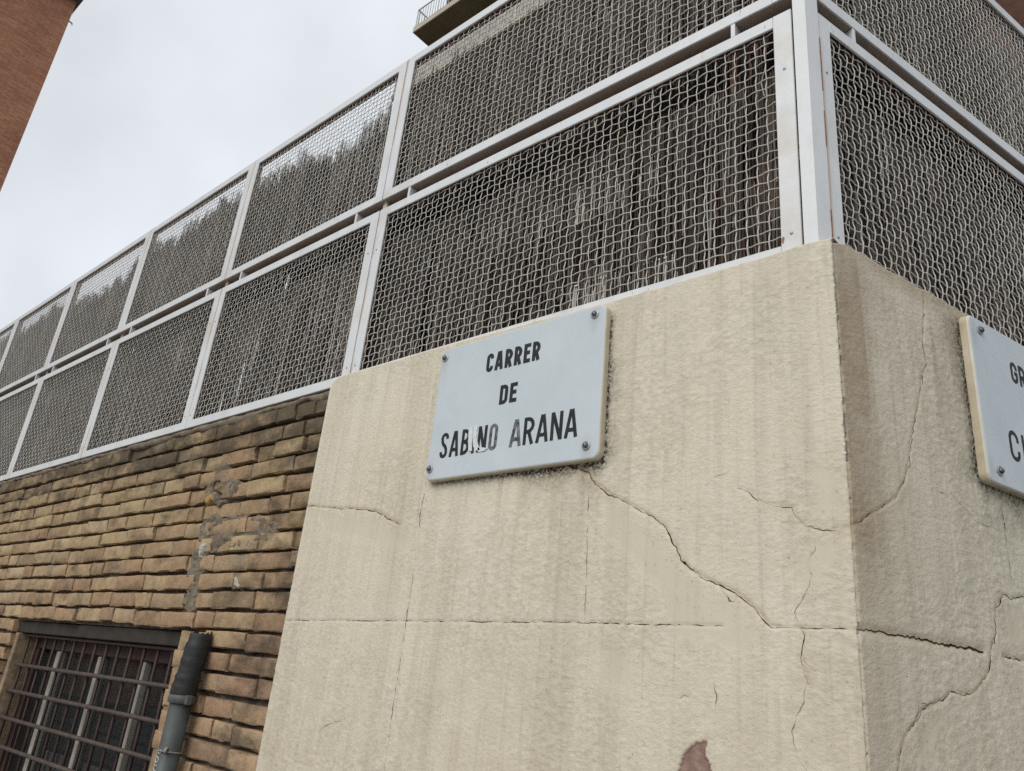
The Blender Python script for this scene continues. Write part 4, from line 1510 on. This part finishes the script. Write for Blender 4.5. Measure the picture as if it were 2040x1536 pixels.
def brushwood(name, u0, u1, per_m, topf, place, label, seed):
    g = np.random.default_rng(seed)
    N = int((u1 - u0) * per_m)
    layers = g.random(N)
    # clumped bundles
    cl = g.uniform(u0, u1, int((u1 - u0) * 46))
    u = cl[g.integers(len(cl), size=N)] + g.normal(0, 0.014, N)
    loose = g.random(N) < 0.60
    u[loose] = g.uniform(u0, u1, loose.sum())
    u = np.clip(u, u0, u1)
    top = topf(u)
    ln = g.uniform(0.22, 0.75, N)
    zt = g.uniform(0, 1, N)
    zlo = EYE + 0.86
    full = top + EYE - zlo
    z1 = zlo + full * np.minimum(1.0, 0.20 + 1.02 * zt ** 0.85)
    at_top = g.random(N) < 0.20
    bid = np.floor(u / 0.0125 + 0.8 * vnoise(u / 0.05, u * 0 + 9.5, 31)).astype(int)
    hb = lambda k: _tab[(bid * 7 + 13 * k + seed * 5) & 255, (bid // 31 + 29 * k) & 255]
    topb = full + np.minimum(0.13 * (hb(1) - 0.70) + 0.05 * vnoise(u / 0.06, u * 0 + 7.5, 19), 0.03)
    z1 = np.where(at_top, zlo + topb - np.abs(g.normal(0, 0.010, N)), np.minimum(z1, zlo + topb - 0.006))
    # the lower mat stops short of the middle rail on its street side
    dep = np.where(layers < 0.50, g.uniform(0.050, 0.082, N), g.uniform(0.105, 0.150, N))
    gap_lo, gap_hi = EYE + 1.515 + 0.02 * fbm(u / 0.2, u * 0, 5), EYE + 1.60
    z0 = np.maximum(z1 - ln, zlo)
    front = dep < 0.09
    hit = front & (z1 > gap_lo) & (z0 < gap_lo)
    z1 = np.where(hit, gap_lo - np.abs(g.normal(0, 0.012, N)), z1)
    mid = front & (z0 > gap_lo) & (z0 < gap_hi)
    z0 = np.where(mid, gap_hi + 0.0, z0)
    thin = (hb(2) < 0.08) & (z1 > zlo + full * (0.52 + 0.45 * hb(3))) & (g.random(N) < 0.93)
    ok = (z1 - z0 > 0.05) & ~thin
    tilt_b = 0.06 * (hb(4) - 0.5)
    u, z0, z1, dep, tilt_b = u[ok], z0[ok], z1[ok], dep[ok], tilt_b[ok]
    N = len(u)
    tilt = tilt_b + g.normal(0, 0.010, N)
    bend = g.normal(0, 0.005, N)
    r = g.uniform(0.0013, 0.0030, N)
    tone = np.clip(0.06 + 0.8 * g.beta(1.5, 2.3, N) + 0.15 * fbm(u / 0.25, u * 0 + 4, 9), 0, 1)
    tone = np.where(g.random(N) < 0.03 + 0.16 * (vnoise(u / 0.11, z1 / 0.16, 37) > 0.30), g.uniform(0.86, 1.0, N), tone)  # pale clusters: bright glints painted into the twig colour
    tone = np.where(dep > 0.09, tone * 0.22, tone)  # rear layer painted dark, standing in for shade in the gaps
    ang = g.uniform(0, 6.28, N)[:, None] + np.arange(3)[None] * 2.0944
    rings = []
    for t, rs in ((0.0, 1.0), (0.5, 0.9), (1.0, 0.35)):
        uc = u + tilt * (z1 - z0) * (t - 0.5) + bend * (1 - (2 * t - 1) ** 2)
        zc = z0 + (z1 - z0) * t
        rings.append(np.stack([uc[:, None] + np.cos(ang) * (r * rs)[:, None], dep[:, None] + np.sin(ang) * (r * rs)[:, None], np.repeat(zc[:, None], 3, 1)], -1))
    P = np.stack(rings, 1)                     # N,3,3,3
    V = place(P.reshape(-1, 3))
    b = (np.arange(N) * 9)[:, None]
    quads = []
    for k in range(2):
        for i in range(3):
            j = (i + 1) % 3
            quads.append(np.stack([k * 3 + i, k * 3 + j, (k + 1) * 3 + j, (k + 1) * 3 + i])[None] + b)
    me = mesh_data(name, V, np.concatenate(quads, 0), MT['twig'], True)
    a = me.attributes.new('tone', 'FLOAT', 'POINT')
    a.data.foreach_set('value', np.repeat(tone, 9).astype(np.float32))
    o = link(name, me)
    return tag(o, label, 'screen', kind='stuff')


def place_a(P):
    return np.stack([P[:, 0], FENCE_Y + P[:, 1], P[:, 2]], 1)


def place_b(P):
    q = CORNER[None] + BD[None] * P[:, :1] + BN[None] * (fb_off - P[:, 1:2])
    return np.concatenate([q, P[:, 2:3]], 1)


brushwood('brushwood_screen', -7.8, -0.515, 3900, lambda u: np.interp(u, PROF[:, 0], PROF[:, 1]) + 0.035 * fbm(u / 0.045, u * 0 + 2, 13, 2), place_a,
          'dried brown brushwood screening behind the fence above the brick wall', 5)
brushwood('brushwood_screen', 0.06, 2.8, 3900, lambda u: np.interp(u, [0, 0.85, 0.95, 1.1, 1.4, 2.3], [2.36, 2.33, 2.235, 2.25, 2.33, 2.30]) + 0.03 * fbm(u / 0.05, u * 0 + 2, 15, 2), place_b,
          'dried greyish brushwood screening behind the fence right of the corner post', 6)

# ------------------------------------------------------------------ brick tower beyond the wall's far end
TX = -25.0
ty = TX / -6.69
tower = thing('brick_tower_block', 'tall brown brick block at the upper left corner', 'building', (TX, -3.0, 0))
TZ = EYE + 5.30 * ty
MB().box(-12, 0, -8, ty + 3.0, 0, TZ - 0.02).build('gable_wall', MT['tower'], tower)
MB().box(-12.3, 0.35, -8.3, ty + 3.12, TZ, TZ + 0.55, 0.03).build('eave', MT['eave'], tower)
MB().box(-12, 0.05, -8.1, ty + 3.05, TZ + 0.55, TZ + 1.4, 0.03).build('parapet', MT['tower'], tower)
br_ = MB()
zb_ = EYE + 5.13 * ty
br_.tube([(-0.3, ty + 2.9, zb_ + 0.02), (-0.3, ty + 3.16, zb_ - 0.02)], 0.022, 6)
br_.tube([(-0.3, ty + 3.15, zb_ - 0.02), (-0.3, ty + 3.16, zb_ - 0.09)], 0.014, 6)
br_.build('wall_bracket', MT['eave'], tower)

# ------------------------------------------------------------------ apartment block behind the terrace
AY = 13.0
apt = thing('apartment_block', 'red brown brick apartment block with balconies behind the terrace fence', 'building', (0, AY, 0))
AX0 = -18.2
DEP = 1.25
slab_lo = 1.545 * AY + EYE
FL = 2.93
MB().box(AX0 - 2.2, 9.0, DEP, DEP + 11, 0, slab_lo + FL - 0.27).build('facade_wall', MT['apart'], apt)
MB().box(AX0 - 0.8, 9.0, DEP, DEP + 11, slab_lo + FL - 0.268, 33.0).build('facade_wall', MT['apart'], apt)


def balcony(x0, x1, zf, panel=False):
    s_ = MB().box(x0, x1, 0, DEP - 0.003, zf - 0.26, zf, 0.01).build('balcony_slab', MT['slab'], apt)
    MB().box(x0 + 0.05, x1 - 0.05, 0.05, DEP - 0.01, zf - 0.268, zf - 0.2615).build('soffit', MT['soffit'], s_)
    rl = MB()
    rl.box(x0 + 0.04, x1 - 0.04, 0.04, 0.08, zf + 0.88, zf + 0.92)
    rl.box(x0 + 0.04, x0 + 0.08, 0.085, DEP - 0.02, zf + 0.88, zf + 0.92)
    nbx = int((x1 - x0) / 0.15)
    for k in range(nbx + 1):
        x = x0 + 0.05 + (x1 - x0 - 0.12) * k / nbx
        w_ = 0.028 if k % 8 == 0 else 0.009
        rl.box(x - w_, x + w_, 0.05, 0.07, zf + 0.05, zf + 0.875)
    for k in range(8):
        y = 0.12 + (DEP - 0.2) * k / 8
        rl.box(x0 + 0.05, x0 + 0.07, y, y + 0.018, zf + 0.05, zf + 0.875)
    rl.build('railing', MT['railing'], s_)
    b_ = MB()
    b_.box(x0 + 0.03, x1 - 0.03, 0.03, 0.09, zf + 0.012, zf + 0.055)
    b_.build('base_rail', MT['darkrail'], s_)
    if panel:
        MB().box(x0 + 0.06, x1 - 0.06, 0.085, 0.10, zf + 0.06, zf + 0.87).build('privacy_panel', MT['shutter'], s_)


for k in range(-6, 3):
    zf = slab_lo + FL * k
    balcony(-19.15 - (0.6 if k <= 0 else 0), -7.5, zf, k <= 0)
    balcony(-5.0, -1.45, zf - 0.5)
    for (xa, xb) in ((-17.4, -15.6), (-14.2, -12.4), (-11.0, -9.2), (-4.2, -2.6)):
        wd = link('window', None, apt, (0, 0, 0))
        z_ = zf - (0.5 if xa > -5 else 0)
        MB().box(xa, xb, DEP - 0.05, DEP - 0.004, z_ + 0.03, z_ + 2.15, 0.01).build('shutter', MT['shutter'], wd)
        MB().box(xa + 0.9, xb - 0.1, DEP - 0.056, DEP - 0.052, z_ + 0.1, z_ + 2.05).build('pane', MT['glass'], wd)
    ac = MB().box(-18.6, -17.8, DEP - 0.42, DEP - 0.004, zf + 0.7, zf + 1.25, 0.02).build('air_conditioner', MT['shutter'], apt)
